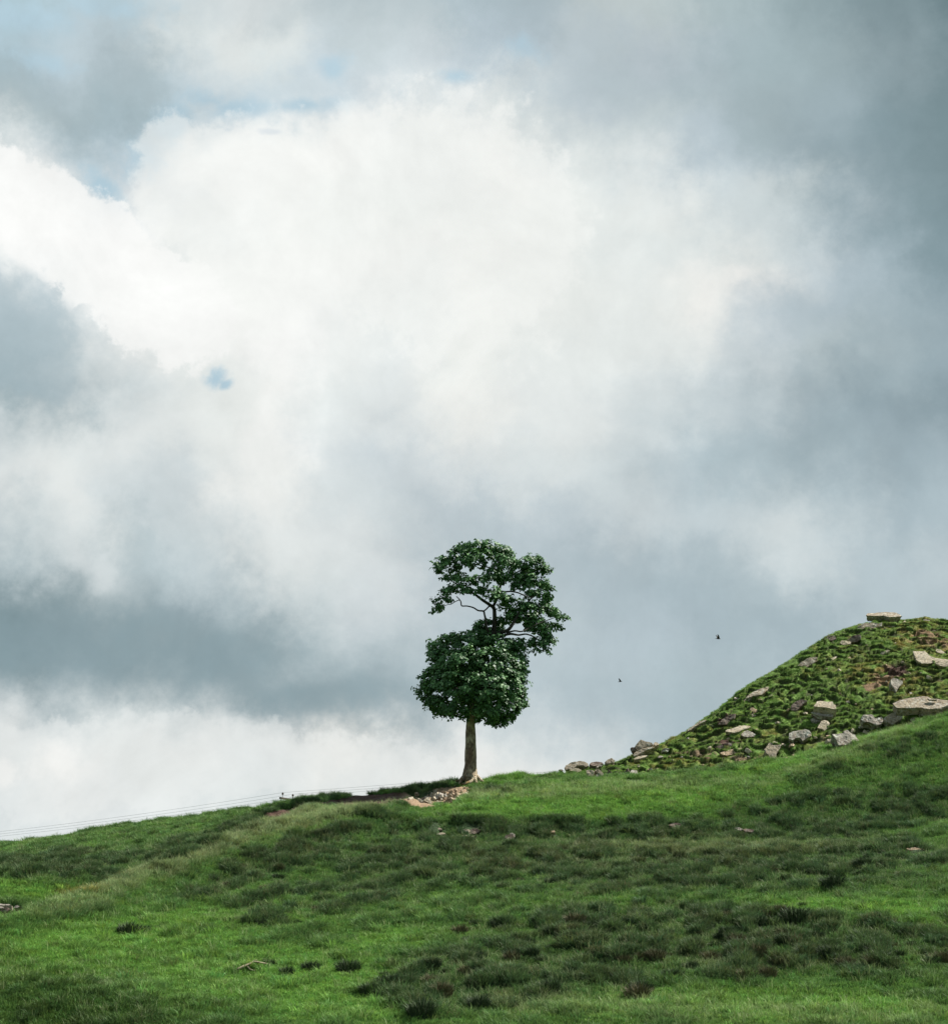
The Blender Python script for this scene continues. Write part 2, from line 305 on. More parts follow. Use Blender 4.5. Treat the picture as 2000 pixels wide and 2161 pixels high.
def mat_plain_blade(name, c0, c1):
    s = MB(name); v = s.attr('bv').outputs['Fac']
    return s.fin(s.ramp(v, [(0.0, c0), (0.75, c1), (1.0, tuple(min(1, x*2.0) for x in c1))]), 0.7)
def mat_rock(name, base, dark, lichen=0.5, ochre=0.3):
    s = MB(name)
    n1 = s.noise(1.6, 7, 0.65, 'Object'); n2 = s.noise(7.0, 7, 0.7); n3 = s.noise(30.0, 3, 0.6)
    n4 = s.noise(4.0, 6, 0.75, dist=0.4); n5 = s.noise(2.6, 6, 0.7, dist=0.8, stretch=(1, 1, 1.2))
    c = s.mix(s.ramp(n1, [(0.35, 0.0), (0.65, 1.0)]), base, dark)
    c = s.mix(s.math('MULTIPLY', s.ramp(n4, [(0.50, 0.0), (0.60, 1.0)]), lichen), c, (0.60, 0.61, 0.55))
    c = s.mix(s.math('MULTIPLY', s.ramp(n5, [(0.54, 0.0), (0.66, 1.0)]), ochre), c, (0.33, 0.20, 0.06))
    c = s.mix(1.0, c, s.ramp(n2, [(0.34, 0.18), (0.46, 0.85), (0.7, 1.22)]), 'MULTIPLY')
    c = s.mix(1.0, c, s.ramp(n3, [(0.3, 0.8), (0.7, 1.15)]), 'MULTIPLY')
    s.bump(s.math('ADD', n2, s.math('MULTIPLY', n3, 0.4)), 1.0, 0.16)
    return s.fin(c, 0.92)
def mat_bark(name='sycamore_bark'):
    s = MB(name)
    n1 = s.noise(1.2, 6, 0.65, stretch=(1, 1, 0.45)); n2 = s.noise(9, 6, 0.7, stretch=(1, 1, 0.5)); n3 = s.noise(0.9, 4, 0.6)
    c = s.mix(s.ramp(n1, [(0.42, 0.0), (0.58, 1.0)]), (0.18, 0.125, 0.09), (0.46, 0.38, 0.275))
    c = s.mix(s.math('MULTIPLY', s.ramp(n3, [(0.5, 0.0), (0.6, 1.0)]), 0.6), c, (0.58, 0.53, 0.40))
    sep = s.new('ShaderNodeSeparateXYZ'); s.L.new(s.tc.outputs['Object'], sep.inputs[0])
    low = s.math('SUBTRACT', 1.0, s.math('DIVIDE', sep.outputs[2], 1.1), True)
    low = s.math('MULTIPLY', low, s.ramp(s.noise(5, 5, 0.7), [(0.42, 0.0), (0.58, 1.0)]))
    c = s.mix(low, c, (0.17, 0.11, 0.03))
    hi = s.ramp(s.math('DIVIDE', sep.outputs[2], 14.0), [(0.26, 0.0), (0.40, 1.0)])   # bark goes darker with height
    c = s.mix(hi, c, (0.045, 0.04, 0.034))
    c = s.mix(1.0, c, s.ramp(n2, [(0.35, 0.35), (0.65, 1.3)]), 'MULTIPLY')
    s.bump(n2, 1.0, 0.12)
    return s.fin(c, 0.85)
def mat_leaf():
    s = MB('sycamore_leaf'); s.b.inputs['Specular IOR Level'].default_value = 0.22
    v = s.attr('bv').outputs['Fac']
    c = s.ramp(v, [(0.0, (0.024, 0.062, 0.026)), (0.45, (0.062, 0.145, 0.054)), (0.8, (0.125, 0.255, 0.095)), (1.0, (0.22, 0.36, 0.16))])
    s.fin(c, 0.5)
    tr = s.new('ShaderNodeBsdfTranslucent'); s.put(tr.inputs[0], (0.05, 0.12, 0.02))
    mx = s.new('ShaderNodeMixShader'); mx.inputs[0].default_value = 0.12
    s.L.new(s.b.outputs[0], mx.inputs[1]); s.L.new(tr.outputs[0], mx.inputs[2]); s.L.new(mx.outputs[0], s.N['Material Output'].inputs[0])
    return s.m
def mat_simple(name, c, rough=0.7, var=0.3):
    s = MB(name); n = s.noise(14, 5, 0.6)
    return s.fin(s.mix(1.0, c, s.ramp(n, [(0.3, 1-var), (0.7, 1+var)]), 'MULTIPLY'), rough)

M_ground = mat_ground(); M_blade = mat_blade('grass_blade'); M_leaf = mat_leaf(); M_bark = mat_bark()
M_rush = mat_plain_blade('rush_stem', (0.016, 0.032, 0.015), (0.052, 0.080, 0.032))
M_rushb = mat_plain_blade('brown_rush_stem', (0.040, 0.048, 0.022), (0.135, 0.120, 0.062))
M_rock = mat_rock('weathered_sandstone', (0.42, 0.36, 0.265), (0.24, 0.195, 0.145), 0.55, 0.4)
M_rockp = mat_rock('pale_sandstone', (0.58, 0.51, 0.385), (0.40, 0.33, 0.24), 0.3, 0.35)
M_rockw = mat_rock('white_lichened_sandstone', (0.52, 0.49, 0.42), (0.17, 0.12, 0.10), 0.95, 0.3)
M_rockd = mat_rock('dark_purple_sandstone', (0.13, 0.09, 0.075), (0.20, 0.15, 0.12), 0.25, 0.15)
M_rocko = mat_rock('orange_sandstone', (0.52, 0.40, 0.27), (0.36, 0.25, 0.16), 0.25, 0.4)

# ------------------------------------------------------------------ terrain
FE = {  # features of the relief from near to far: (column, row, ground distance)
 'N1': [(-400,2185,47),(2400,2175,47)],
 'N2': [(-400,2110,49.5),(0,2092,50.5),(200,2066,52.5),(400,2020,55.5),(560,1985,58),(700,1960,60),(850,1940,61.5),(1000,1925,62),(1400,1912,62),(2000,1888,62),(2400,1875,62)],
 'N3': [(-400,2040,52),(0,2012,54),(200,1965,58),(400,1895,64),(560,1835,69.5),(700,1790,74),(850,1764,77),(1000,1757,78),(1400,1760,78),(1560,1768,78),(1740,1762,78),(1919,1744,78),(2000,1735,78),(2400,1700,78)],
 'N4': [(-400,2030,52.7),(0,2002,54.7),(200,1953,58.9),(400,1880,65),(560,1818,70.4),(700,1768,74.8),(850,1740,77.7),(1000,1733,78.7),(1400,1738,78.7),(1560,1750,79),(1740,1746,79),(1919,1728,79),(2000,1718,79),(2400,1680,79)],
 'C': [(-400,2000,54.5),(0,1945,57),(200,1885,63),(400,1805,71),(560,1750,77),(700,1716,81),(850,1696,85),(1000,1677,88),(1100,1659,89.5),(1200,1649,90.5),(1300,1646,91),(1400,1644,91.5),(1560,1629,92),(1650,1617,92),(1740,1592,92),(1919,1541,92),(2000,1521,92),(2400,1440,92)],
 'F': [(-400,1960,62),(0,1926,66),(200,1862,74),(400,1795,80),(560,1745,83.5),(700,1712,86),(850,1692,89),(1000,1673,90.5),(1100,1656,92),(1200,1647,93),(1400,1644,94),(1560,1629,94.5),(1740,1592,94.5),(1919,1541,94.5),(2000,1521,94.5),(2400,1440,94.5)],
 'S': [(-400,1815,104),(0,1775,102),(132,1760,101),(265,1736,100),(379,1724,99),(530,1703,98),(660,1687,97),(711,1681,97),(800,1670,96.5),(900,1658,96),(969,1651,95.7),(1033,1645,95.7),(1100,1638,96),(1189,1631,97),(1240,1622,98),(1280,1611,99),(1303,1606,100),(1389,1572,101),(1447,1542,102),(1514,1496,103.5),(1572,1449,105),(1631,1416,106),(1708,1367,108),(1747,1340,109),(1806,1318,110.5),(1850,1308,111.5),(1911,1306,112),(1950,1301,112),(2000,1309,112),(2200,1352,112),(2500,1450,112)],
}
_FX = np.arange(-400, 2501, 4.0)
FT = {}
for k_, v_ in FE.items():
    v_ = np.array(v_, float); r_ = np.interp(_FX, v_[:,0], v_[:,1]); d_ = np.interp(_FX, v_[:,0], v_[:,2])
    if k_ == 'S': r_ = r_ + np.interp(_FX, [-400, 0, 600, 900, 1000, 1200, 1300, 1700, 1850, 2500], [13, 13, 8, 4, 3, 5, 2, 0, 5, 5])
    if k_ == 'C': r_ = r_ + np.interp(_FX, [850, 940, 1150, 1350, 1500], [0, 7, 8, 8, 0])
    if k_ == 'F': r_ = r_ + np.interp(_FX, [850, 940, 1150, 1350, 1500], [0, 3, 5, 6, 0])
    kw = 9 if k_ == 'S' else 21
    ker = np.hanning(kw+2)[1:-1]; ker /= ker.sum()
    pad = lambda a: np.convolve(np.pad(a, kw//2, 'edge'), ker, 'valid')
    FT[k_] = (pad(r_), pad(d_))
def zrow(row, y):
    t = (1080.5-row)/F; return CZ + y*(ST+t*CT)/(CT-t*ST)
def zsmooth(px, y):
    """smooth relief for photograph column px at ground distance y (vectorised, smooth Hermite through the features)"""
    px = np.clip(px, -400, 2500)
    def f(k): return np.interp(px, _FX, FT[k][0]), np.interp(px, _FX, FT[k][1])
    D = []; Z = []
    one = np.ones_like(px)
    D += [0*one, 16*one, 34*one]; Z += [0*one, -1.6*one, -2.2*one]
    fr = {}
    for k in ('N1', 'N2', 'N3', 'N4', 'C'):
        r, d = f(k); fr[k] = (r, d); D.append(d); Z.append(zrow(r, d))
    rc, dc = fr['C']; rf, df = f('F'); rs, ds = f('S')
    zc, zf, zs = zrow(rc, dc), zrow(rf, df), zrow(rs, ds)
    dg = dc + (df-dc)*0.5
    D.append(dg); Z.append(np.minimum(zc, zf) - 0.05 - 0.11*(df-dc))
    D.append(df); Z.append(zf)
    D.append(df + (ds-df)*0.45); Z.append(zf + (zs-zf)*0.50)
    D.append(df + (ds-df)*0.86); Z.append(zf + (zs-zf)*0.90)
    D.append(ds); Z.append(zs)
    D.append(ds+4); Z.append(zs-0.7); D.append(ds+16); Z.append(zs-4.5); D.append(ds+80); Z.append(zs*0.3-6)
    D.append(700*one); Z.append(-12*one); D.append(5000*one); Z.append(-14*one)
    D = np.array(D); Z = np.array(Z); n = len(D)
    sl = (Z[1:]-Z[:-1])/(D[1:]-D[:-1])
    m = np.zeros_like(Z); m[0] = sl[0]; m[-1] = sl[-1]
    a, b = sl[:-1], sl[1:]
    m[1:-1] = np.where(a*b > 0, 2*a*b/np.where(np.abs(a+b) < 1e-9, 1, a+b), 0)*0.6 + 0.4*np.where(np.abs(a)<np.abs(b), a, b)
    y = np.clip(y, 0, 4999)
    out = np.zeros_like(y)
    for i in range(n-1):
        h = D[i+1]-D[i]; t = np.clip((y-D[i])/h, 0, 1)
        v = (2*t**3-3*t**2+1)*Z[i] + (t**3-2*t**2+t)*h*m[i] + (-2*t**3+3*t**2)*Z[i+1] + (t**3-t**2)*h*m[i+1]
        sel = (y >= D[i]) & (y < D[i+1]); out[sel] = v[sel]
    return out
def blobs(px, row, L_, amp=0.35, sc=0.012):
    """soft patches drawn on the ground, ragged by noise"""
    o = np.zeros_like(px)
    for b in L_:
        cx, cy, rx, ry = b[:4]; rot = math.radians(b[4]) if len(b) > 4 else 0; w = b[5] if len(b) > 5 else 1
        dx, dy = px-cx, row-cy
        u = (dx*math.cos(rot)-dy*math.sin(rot))/rx; v = (dx*math.sin(rot)+dy*math.cos(rot))/ry
        o = np.maximum(o, w*sstep(1.35, 0.55, np.sqrt(u*u+v*v)))
    return o
RUSH_AND_SHADE = [(120,1835,240,30,0,0.9),(360,1805,140,26,18,0.9),(500,1762,110,24,20,1),(1120,1800,440,48,3),(620,1800,230,38,24),(1500,1830,560,55,2,0.9),(1790,1720,300,48,6,0.75),(800,1860,420,50,14,0.65),(1500,1990,480,72,-2),(1100,2060,300,62,6),(1780,2010,240,52,2,0.95),
        (540,1745,120,20,16,1),(330,1815,150,26,14,0.8),(150,1815,120,22,0,0.7),(1020,1668,60,9,0,0.9),(925,1660,90,5,10,0.5),(740,1676,120,5,8,0.6),(640,1704,80,8,16,1),(1270,1750,640,22,0,1),(1850,1600,160,26,18,0.5)]  # rush drifts; the brow, tree bank and back slope strips also paint in shade
BRIGHT = [(1250,1690,330,42,3,1),(1700,1610,330,30,17,0.8),(1790,1915,260,16,-1,1),(1650,2130,420,34,-2,1),(250,1990,420,60,10,1),(60,1880,100,26,-3,1),(560,2060,300,60,0,0.9),(1300,1960,200,12,3,0.6),(820,1990,120,30,10,0.7),(680,1742,120,10,14,0.9),(700,2130,150,30,0,1),(1090,1640,90,12,8,1),(1960,1980,60,80,0,0.4)]
PALE = [(1650,2145,420,26,-2,0.35),(1250,2125,260,30,0,0.25),(700,1722,190,14,16,1),(560,1757,130,13,24,1),(430,1805,120,14,27,1),(270,1862,110,14,20,0.9),(1250,1668,330,14,3,0.55),(180,1900,120,22,16,0.6),(1750,1605,200,14,20,0.5),(1500,1790,300,14,0,0.35)]
BROWN = [(1300,1800,500,40,2,0.5),(1450,2000,500,80,0,0.35),(620,1790,160,24,16,0.6)]
SOILB = [(778,1689,112,13,5,1),(600,1718,42,11,16,1),(922,1684,78,20,12,1)]  # bare earth, the far left patch enlarged to carry on the bank's shadow strip
SOILM = [(1537,1516,27,13,40,1),(1880,1420,42,18,0,1),(1850,1445,32,10,24,1),(1540,1565,40,8,8,0.75),(1570,1600,40,7,6,0.8),(1790,1352,30,12,10,0.5),(1955,1345,60,20,-20,0.6),(1720,1612,60,8,14,0.8),(1400,1632,60,6,0,0.5),(1470,1592,60,7,0,0.7),(1740,1560,30,14,0,0.35)]
OCHRE = [(1945,1350,80,34,-10,0.9),(1930,1460,90,40,0,0.6),(1870,1430,100,36,0,0.8),(1780,1400,80,20,0,0.4),(1850,1590,140,26,12,0.6),(1560,1550,150,20,0,0.35),(1450,1600,120,20,0,0.4),(165,1882,60,7,2,1),(1960,1320,60,14,-20,0.6),(1740,1325,40,16,30,0.5)]
def clump(x, y):
    a = 0.6*fbm(x/1.5+21, y/2.4+14, 3, 0.6) + 0.55*fbm(x/0.75+5, y/1.2+44, 2)
    return sstep(-0.02, 0.24, a)
LIPQ = [None, None]
def height(x, y, detail=True):
    x = np.asarray(x, float); y = np.asarray(y, float)
    ys = np.maximum(y, 3.0)
    z = np.full_like(x, 4.0)
    for i in range(6):
        px, row = proj(x, ys, np.clip(z, -6, 40)); z = zsmooth(px, ys)
    back = y < 3.0
    z = np.where(back, np.where(y < -5, -0.2*np.minimum(np.abs(y+5)*0.1, 6), 0.0), z)
    # grassy knoll above the stones at the far left
    k0 = P(20, 1895, 71.5); z = z + 0.75*np.exp(-(((x-k0.x)/5.2)**2 + ((y-k0.y)/2.6)**2))
    k1 = P(90, 2140, 48.0); z = z + 0.70*np.exp(-(((x-k1.x)/5.0)**2 + ((y-k1.y-0.5)/2.6)**2))
    px, row = proj(x, ys, z)
    rc = np.interp(px, _FX, FT['C'][0]); dc = np.interp(px, _FX, FT['C'][1]); df = np.interp(px, _FX, FT['F'][1]); ds = np.interp(px, _FX, FT['S'][1])
    mound = sstep(1170, 1330, px)*sstep(0.0, 1.5, y-(df-0.8))*sstep(8.0, 2.0, y-ds)
    backl = sstep(1250, 1100, px)*sstep(0.0, 3.0, y-df)
    if detail:
        vis = sstep(40, 46, y)*sstep(135, 118, y)
        z = z + vis*(1-mound)*(0.20*fbm(x/3.4, y/2.6, 3) + 0.24*clump(x, y)*(0.25+0.75*np.clip(blobs(px, row, RUSH_AND_SHADE), 0, 1)) + 0.07*fbm(x/0.8+40, y/0.7, 2)*(0.6+backl))
        z = z + vis*backl*0.20*fbm(x/1.6+9, y/1.2+5, 3)*sstep(0, 1.2, ds-y)
        # sheep terraces and lumpy turf of the mound
        edge = sstep(-0.3, 1.8, ds-y)
        w = 1.0*fbm(x/2.0+3, y/2.0+8, 3) + 0.55*fbm(x/1.5, y/0.8+30, 2)
        q = z/0.46 + w*1.9 + x*0.05; fq = q-np.floor(q)
        st = (np.floor(q) + sstep(0.34, 0.66, fq)) - q
        z = z + mound*edge*st*0.46*1.2*(0.85+0.7*fbm(x/1.8+77, y/1.8, 2))
        LIPQ[0] = mound*edge*fq; LIPQ[1] = mound*edge
        z = z + mound*(0.25+0.75*edge)*(0.17*fbm(x/1.6+5, y/0.75, 3)) + mound*edge*0.20*np.maximum(0, fbm(x/1.05+51, y/0.42+3, 2))
        # eroded faces under the tree and left of it
        px, row = proj(x, ys, z)
        er = blobs(px, row, [(920,1683,70,16,-14)])
        z = z - 0.35*er*sstep(0.2, 1, er)
    return z, mound, backl, px, row

xs_in = np.concatenate([np.arange(-36, 4, 0.16), np.arange(4, 37, 0.10), np.arange(37, 42.01, 0.2)])
xo = [42.0]; 
while xo[-1] < 4500: xo.append(xo[-1] + max(0.5, (xo[-1]-41)*0.35))
xl = [-36.0]
while xl[-1] > -4500: xl.append(xl[-1] - max(0.5, (-35-xl[-1])*0.35))
XS = np.array(sorted(set(xl[1:])) + list(xs_in) + xo[1:])
ya = np.concatenate([np.array([-4500,-2500,-1200,-600,-300,-150,-80,-40,-20,-10,-4]), np.arange(0, 44, 1.0), np.arange(44, 92, 0.17), np.arange(92, 115.9, 0.075), np.arange(116, 136, 0.5)])
yo = [136.0]
while yo[-1] < 5000: yo.append(yo[-1] + max(1, (yo[-1]-134)*0.3))
YS = np.concatenate([ya, yo])
GX, GY = np.meshgrid(XS, YS); gx, gy = GX.ravel(), GY.ravel()
gz, gm, gb, gpx, grow = height(gx, gy)

def surface(x, y, mound, px, row):
    n1 = fbm(x/2.2+11, y/1.7+4, 3); n2 = fbm(x/0.7+31, y/0.6, 2)
    jx = px + 45*fbm(x/2.5+3, y/2.0, 3); jr = row + 9*fbm(x/2.5+60, y/2.0, 3)
    g = 1-mound
    rush = np.clip(blobs(jx, jr, RUSH_AND_SHADE)*g*1.15 + 0.35*n1*g, 0, 1)
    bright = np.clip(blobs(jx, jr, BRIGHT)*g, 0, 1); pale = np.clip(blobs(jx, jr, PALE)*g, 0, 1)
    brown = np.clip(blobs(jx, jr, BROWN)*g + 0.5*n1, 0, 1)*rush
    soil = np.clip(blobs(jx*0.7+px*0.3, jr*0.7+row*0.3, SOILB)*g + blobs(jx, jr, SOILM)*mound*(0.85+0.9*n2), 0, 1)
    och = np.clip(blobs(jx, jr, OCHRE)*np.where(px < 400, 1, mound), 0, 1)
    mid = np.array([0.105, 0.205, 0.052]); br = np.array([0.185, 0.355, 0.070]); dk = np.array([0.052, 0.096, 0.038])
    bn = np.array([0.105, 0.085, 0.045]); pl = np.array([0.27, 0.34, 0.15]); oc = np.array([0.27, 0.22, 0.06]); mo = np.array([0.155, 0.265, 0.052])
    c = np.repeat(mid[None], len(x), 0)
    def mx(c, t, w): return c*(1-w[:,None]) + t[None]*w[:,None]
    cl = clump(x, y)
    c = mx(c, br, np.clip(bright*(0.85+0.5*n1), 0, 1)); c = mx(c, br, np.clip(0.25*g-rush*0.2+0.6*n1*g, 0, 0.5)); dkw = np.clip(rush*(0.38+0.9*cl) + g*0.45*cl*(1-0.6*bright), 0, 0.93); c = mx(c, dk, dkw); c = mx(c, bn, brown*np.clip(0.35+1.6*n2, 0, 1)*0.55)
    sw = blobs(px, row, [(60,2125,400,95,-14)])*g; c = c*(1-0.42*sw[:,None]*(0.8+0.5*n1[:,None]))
    c = mx(c, pl, np.clip(pale*(0.6+0.8*n2), 0, 0.85)); c = mx(c, mo, mound*0.9); c = mx(c, oc, np.clip(och*(0.55+1.6*n2), 0, 0.9))
    c = mx(c, oc, mound*np.clip(n1*1.2-0.25+n2*0.9, 0, 0.5))
    return c, rush, bright, pale, brown, soil, och
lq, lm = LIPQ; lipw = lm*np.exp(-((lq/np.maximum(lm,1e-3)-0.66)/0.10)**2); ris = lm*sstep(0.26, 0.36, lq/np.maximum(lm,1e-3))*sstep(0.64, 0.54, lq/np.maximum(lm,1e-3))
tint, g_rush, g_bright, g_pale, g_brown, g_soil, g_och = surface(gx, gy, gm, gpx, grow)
tint = tint*(1-0.8*ris[:,None]) + np.array([[0.034, 0.028, 0.015]])*0.8*ris[:,None]   # riser thatch, darkened to paint in the shade under the turf lips
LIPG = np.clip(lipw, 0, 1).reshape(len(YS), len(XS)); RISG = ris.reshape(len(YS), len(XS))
# soil colours: red-brown bank, pale scree face, orange earth of the mound
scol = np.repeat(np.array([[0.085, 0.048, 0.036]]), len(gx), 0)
wp = sstep(835, 865, gpx)*(1-gm); scol = scol*(1-wp[:,None]) + np.array([[0.31, 0.215, 0.135]])*wp[:,None]
wm = gm*sstep(1600, 1700, gpx); scol = scol*(1-wm[:,None]) + np.array([[0.23, 0.15, 0.085]])*wm[:,None]
wd = gm*blobs(gpx, grow, [(1893,1415,30,14)]); scol = scol*(1-wd[:,None]) + np.array([[0.075, 0.042, 0.030]])*wd[:,None]
wl = gm*blobs(gpx, grow, [(1570,1600,60,14),(1720,1612,80,16),(1400,1632,60,9),(1470,1592,60,9)]); scol = scol*(1-wl[:,None]) + np.array([[0.22, 0.16, 0.10]])*wl[:,None]
nx_, ny_ = len(XS), len(YS)
ii = (np.arange(ny_-1)[:,None]*nx_ + np.arange(nx_-1)[None]).ravel()
me = mesh_from('ground', np.stack([gx, gy - 0.13*lipw + 0.06*ris, gz], 1), np.stack([ii, ii+1, ii+1+nx_, ii+nx_], 1), [M_ground], True)
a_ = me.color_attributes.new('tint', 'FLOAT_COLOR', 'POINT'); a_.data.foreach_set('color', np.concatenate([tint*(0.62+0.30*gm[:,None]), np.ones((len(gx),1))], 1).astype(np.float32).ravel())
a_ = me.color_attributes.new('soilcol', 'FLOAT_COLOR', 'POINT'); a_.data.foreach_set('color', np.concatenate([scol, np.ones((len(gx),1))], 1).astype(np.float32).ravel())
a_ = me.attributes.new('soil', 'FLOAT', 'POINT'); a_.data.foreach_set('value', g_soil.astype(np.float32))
ground = tag(link(bpy.data.objects.new('ground', me)), kind='structure')
ZG = gz.reshape(ny_, nx_)
def hz(x, y):
    x = np.atleast_1d(np.asarray(x, float)); y = np.atleast_1d(np.asarray(y, float))
    i = np.clip(np.searchsorted(XS, x)-1, 0, nx_-2); j = np.clip(np.searchsorted(YS, y)-1, 0, ny_-2)
    u = (x-XS[i])/(XS[i+1]-XS[i]); v = (y-YS[j])/(YS[j+1]-YS[j])
    return ZG[j,i]*(1-u)*(1-v)+ZG[j,i+1]*u*(1-v)+ZG[j+1,i]*(1-u)*v+ZG[j+1,i+1]*u*v
def gridv(G, x, y):
    i = np.clip(np.searchsorted(XS, x)-1, 0, nx_-2); j = np.clip(np.searchsorted(YS, y)-1, 0, ny_-2); return G[j, i]
def hit(px, row, ymin=44, ymax=118):
    """first place where the sight line of (px,row) meets the ground"""
    y = np.arange(ymin, ymax, 0.08); t = (1080.5-row)/F; s = y/(CT-t*ST)
    x = (px-1000)/F*s; z = CZ + s*(ST+t*CT); h = hz(x, y)
    k = np.nonzero(h >= z)[0]
    if len(k) == 0:
        k = [int(np.argmin(z-h))]
    k = k[0]; return Vector((x[k], y[k], float(h[k])))

# ------------------------------------------------------------------ grass meshes
def blades(n, radius, h0, h1, lean, width, rng, dome=False, curl=0.5, seed_head=False):
    V = []; Fc = []; B = []
    for i in range(n):
        a = rng.random()*2*math.pi; r = radius*math.sqrt(rng.random())
        bx, by = r*math.cos(a), r*math.sin(a)
        h = rng.uniform(h0, h1)
        if dome: h *= 1-0.35*(r/radius)**2
        l = lean*(0.3+0.9*(r/radius))*rng.uniform(0.5, 1.5); la = a + rng.uniform(-0.9, 0.9)
        dx, dy = math.cos(la), math.sin(la); w = width*rng.uniform(0.6, 1.3); wa = rng.random()*math.pi; wx, wy = math.cos(wa)*w, math.sin(wa)*w
        m = (bx+dx*l*h*0.4, by+dy*l*h*0.4, h*0.6); t = (bx+dx*l*h*(0.9+curl*0.3), by+dy*l*h*(0.9+curl*0.3), h*(1-0.25*curl*l))
        k = len(V); V += [(bx-wx, by-wy, -0.03), (bx+wx, by+wy, -0.03), (m[0]+wx*0.8, m[1]+wy*0.8, m[2]), (m[0]-wx*0.8, m[1]-wy*0.8, m[2]), t]
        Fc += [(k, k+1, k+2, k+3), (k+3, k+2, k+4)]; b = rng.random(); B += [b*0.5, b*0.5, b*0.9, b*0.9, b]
    return V, Fc, B
def blade_mesh(name, mat, *a, **k):
    V, Fc, B = blades(*a, **k)
    me = mesh_from(name, V, Fc, [mat]); at = me.attributes.new('bv', 'FLOAT', 'POINT'); at.data.foreach_set('value', np.array(B, np.float32)); return me
R_ = random.Random(3)
def src_collection(name, meshes):
    c = bpy.data.collections.new(name)
    for m in meshes:
        c.objects.link(bpy.data.objects.new(m.name, m))
    return c
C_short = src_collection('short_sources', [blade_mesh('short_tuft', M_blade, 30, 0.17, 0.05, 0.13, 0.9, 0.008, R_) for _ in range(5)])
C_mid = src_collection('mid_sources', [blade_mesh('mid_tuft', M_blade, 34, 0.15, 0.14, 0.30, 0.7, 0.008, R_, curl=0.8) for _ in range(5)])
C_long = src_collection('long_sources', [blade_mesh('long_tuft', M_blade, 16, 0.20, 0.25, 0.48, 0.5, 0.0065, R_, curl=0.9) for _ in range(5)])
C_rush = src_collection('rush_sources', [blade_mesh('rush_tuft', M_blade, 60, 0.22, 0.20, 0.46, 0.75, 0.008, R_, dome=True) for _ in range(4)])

def instancer(name, P3, sc, nrm_tilt, col, coll, label):
    n = len(P3); me = bpy.data.meshes.new(name); me.vertices.add(n); me.vertices.foreach_set('co', P3.astype(np.float32).ravel())
    rot = np.stack([nrm_tilt[:,0], nrm_tilt[:,1], RNG.random(n)*2*np.pi], 1)
    a = me.attributes.new('rot', 'FLOAT_VECTOR', 'POINT'); a.data.foreach_set('vector', rot.astype(np.float32).ravel())
    a = me.attributes.new('scl', 'FLOAT', 'POINT'); a.data.foreach_set('value', sc.astype(np.float32))
    a = me.attributes.new('icol', 'FLOAT_COLOR', 'POINT'); a.data.foreach_set('color', np.concatenate([col, np.ones((n,1))], 1).astype(np.float32).ravel())
    a = me.attributes.new('pick', 'INT', 'POINT'); a.data.foreach_set('value', RNG.integers(0, 100, n).astype(np.int32))
    o = link(bpy.data.objects.new(name, me)); tag(o, label, None, None, 'stuff'); o['category'] = 'grass'
    ng = bpy.data.node_groups.new(name+'_nodes', 'GeometryNodeTree')
    ng.interface.new_socket('Geometry', in_out='INPUT', socket_type='NodeSocketGeometry'); ng.interface.new_socket('Geometry', in_out='OUTPUT', socket_type='NodeSocketGeometry')
    gi = ng.nodes.new('NodeGroupInput'); go = ng.nodes.new('NodeGroupOutput')
    ci = ng.nodes.new('GeometryNodeCollectionInfo'); ci.inputs['Collection'].default_value = coll; ci.inputs['Separate Children'].default_value = True; ci.inputs['Reset Children'].default_value = True
    ip = ng.nodes.new('GeometryNodeInstanceOnPoints'); ip.inputs['Pick Instance'].default_value = True
    def na(nm, t):
        q = ng.nodes.new('GeometryNodeInputNamedAttribute'); q.data_type = t; q.inputs[0].default_value = nm; return q.outputs[0]
    e2r = ng.nodes.new('FunctionNodeEulerToRotation'); ng.links.new(na('rot', 'FLOAT_VECTOR'), e2r.inputs[0])
    m2p = ng.nodes.new('GeometryNodeMeshToPoints'); ng.links.new(gi.outputs[0], m2p.inputs[0])
    ng.links.new(m2p.outputs[0], ip.inputs['Points']); ng.links.new(ci.outputs[0], ip.inputs['Instance'])
    ng.links.new(na('pick', 'INT'), ip.inputs['Instance Index']); ng.links.new(e2r.outputs[0], ip.inputs['Rotation']); ng.links.new(na('scl', 'FLOAT'), ip.inputs['Scale'])
    ng.links.new(ip.outputs[0], go.inputs[0])
    md = o.modifiers.new('scatter', 'NODES'); md.node_group = ng
    return o

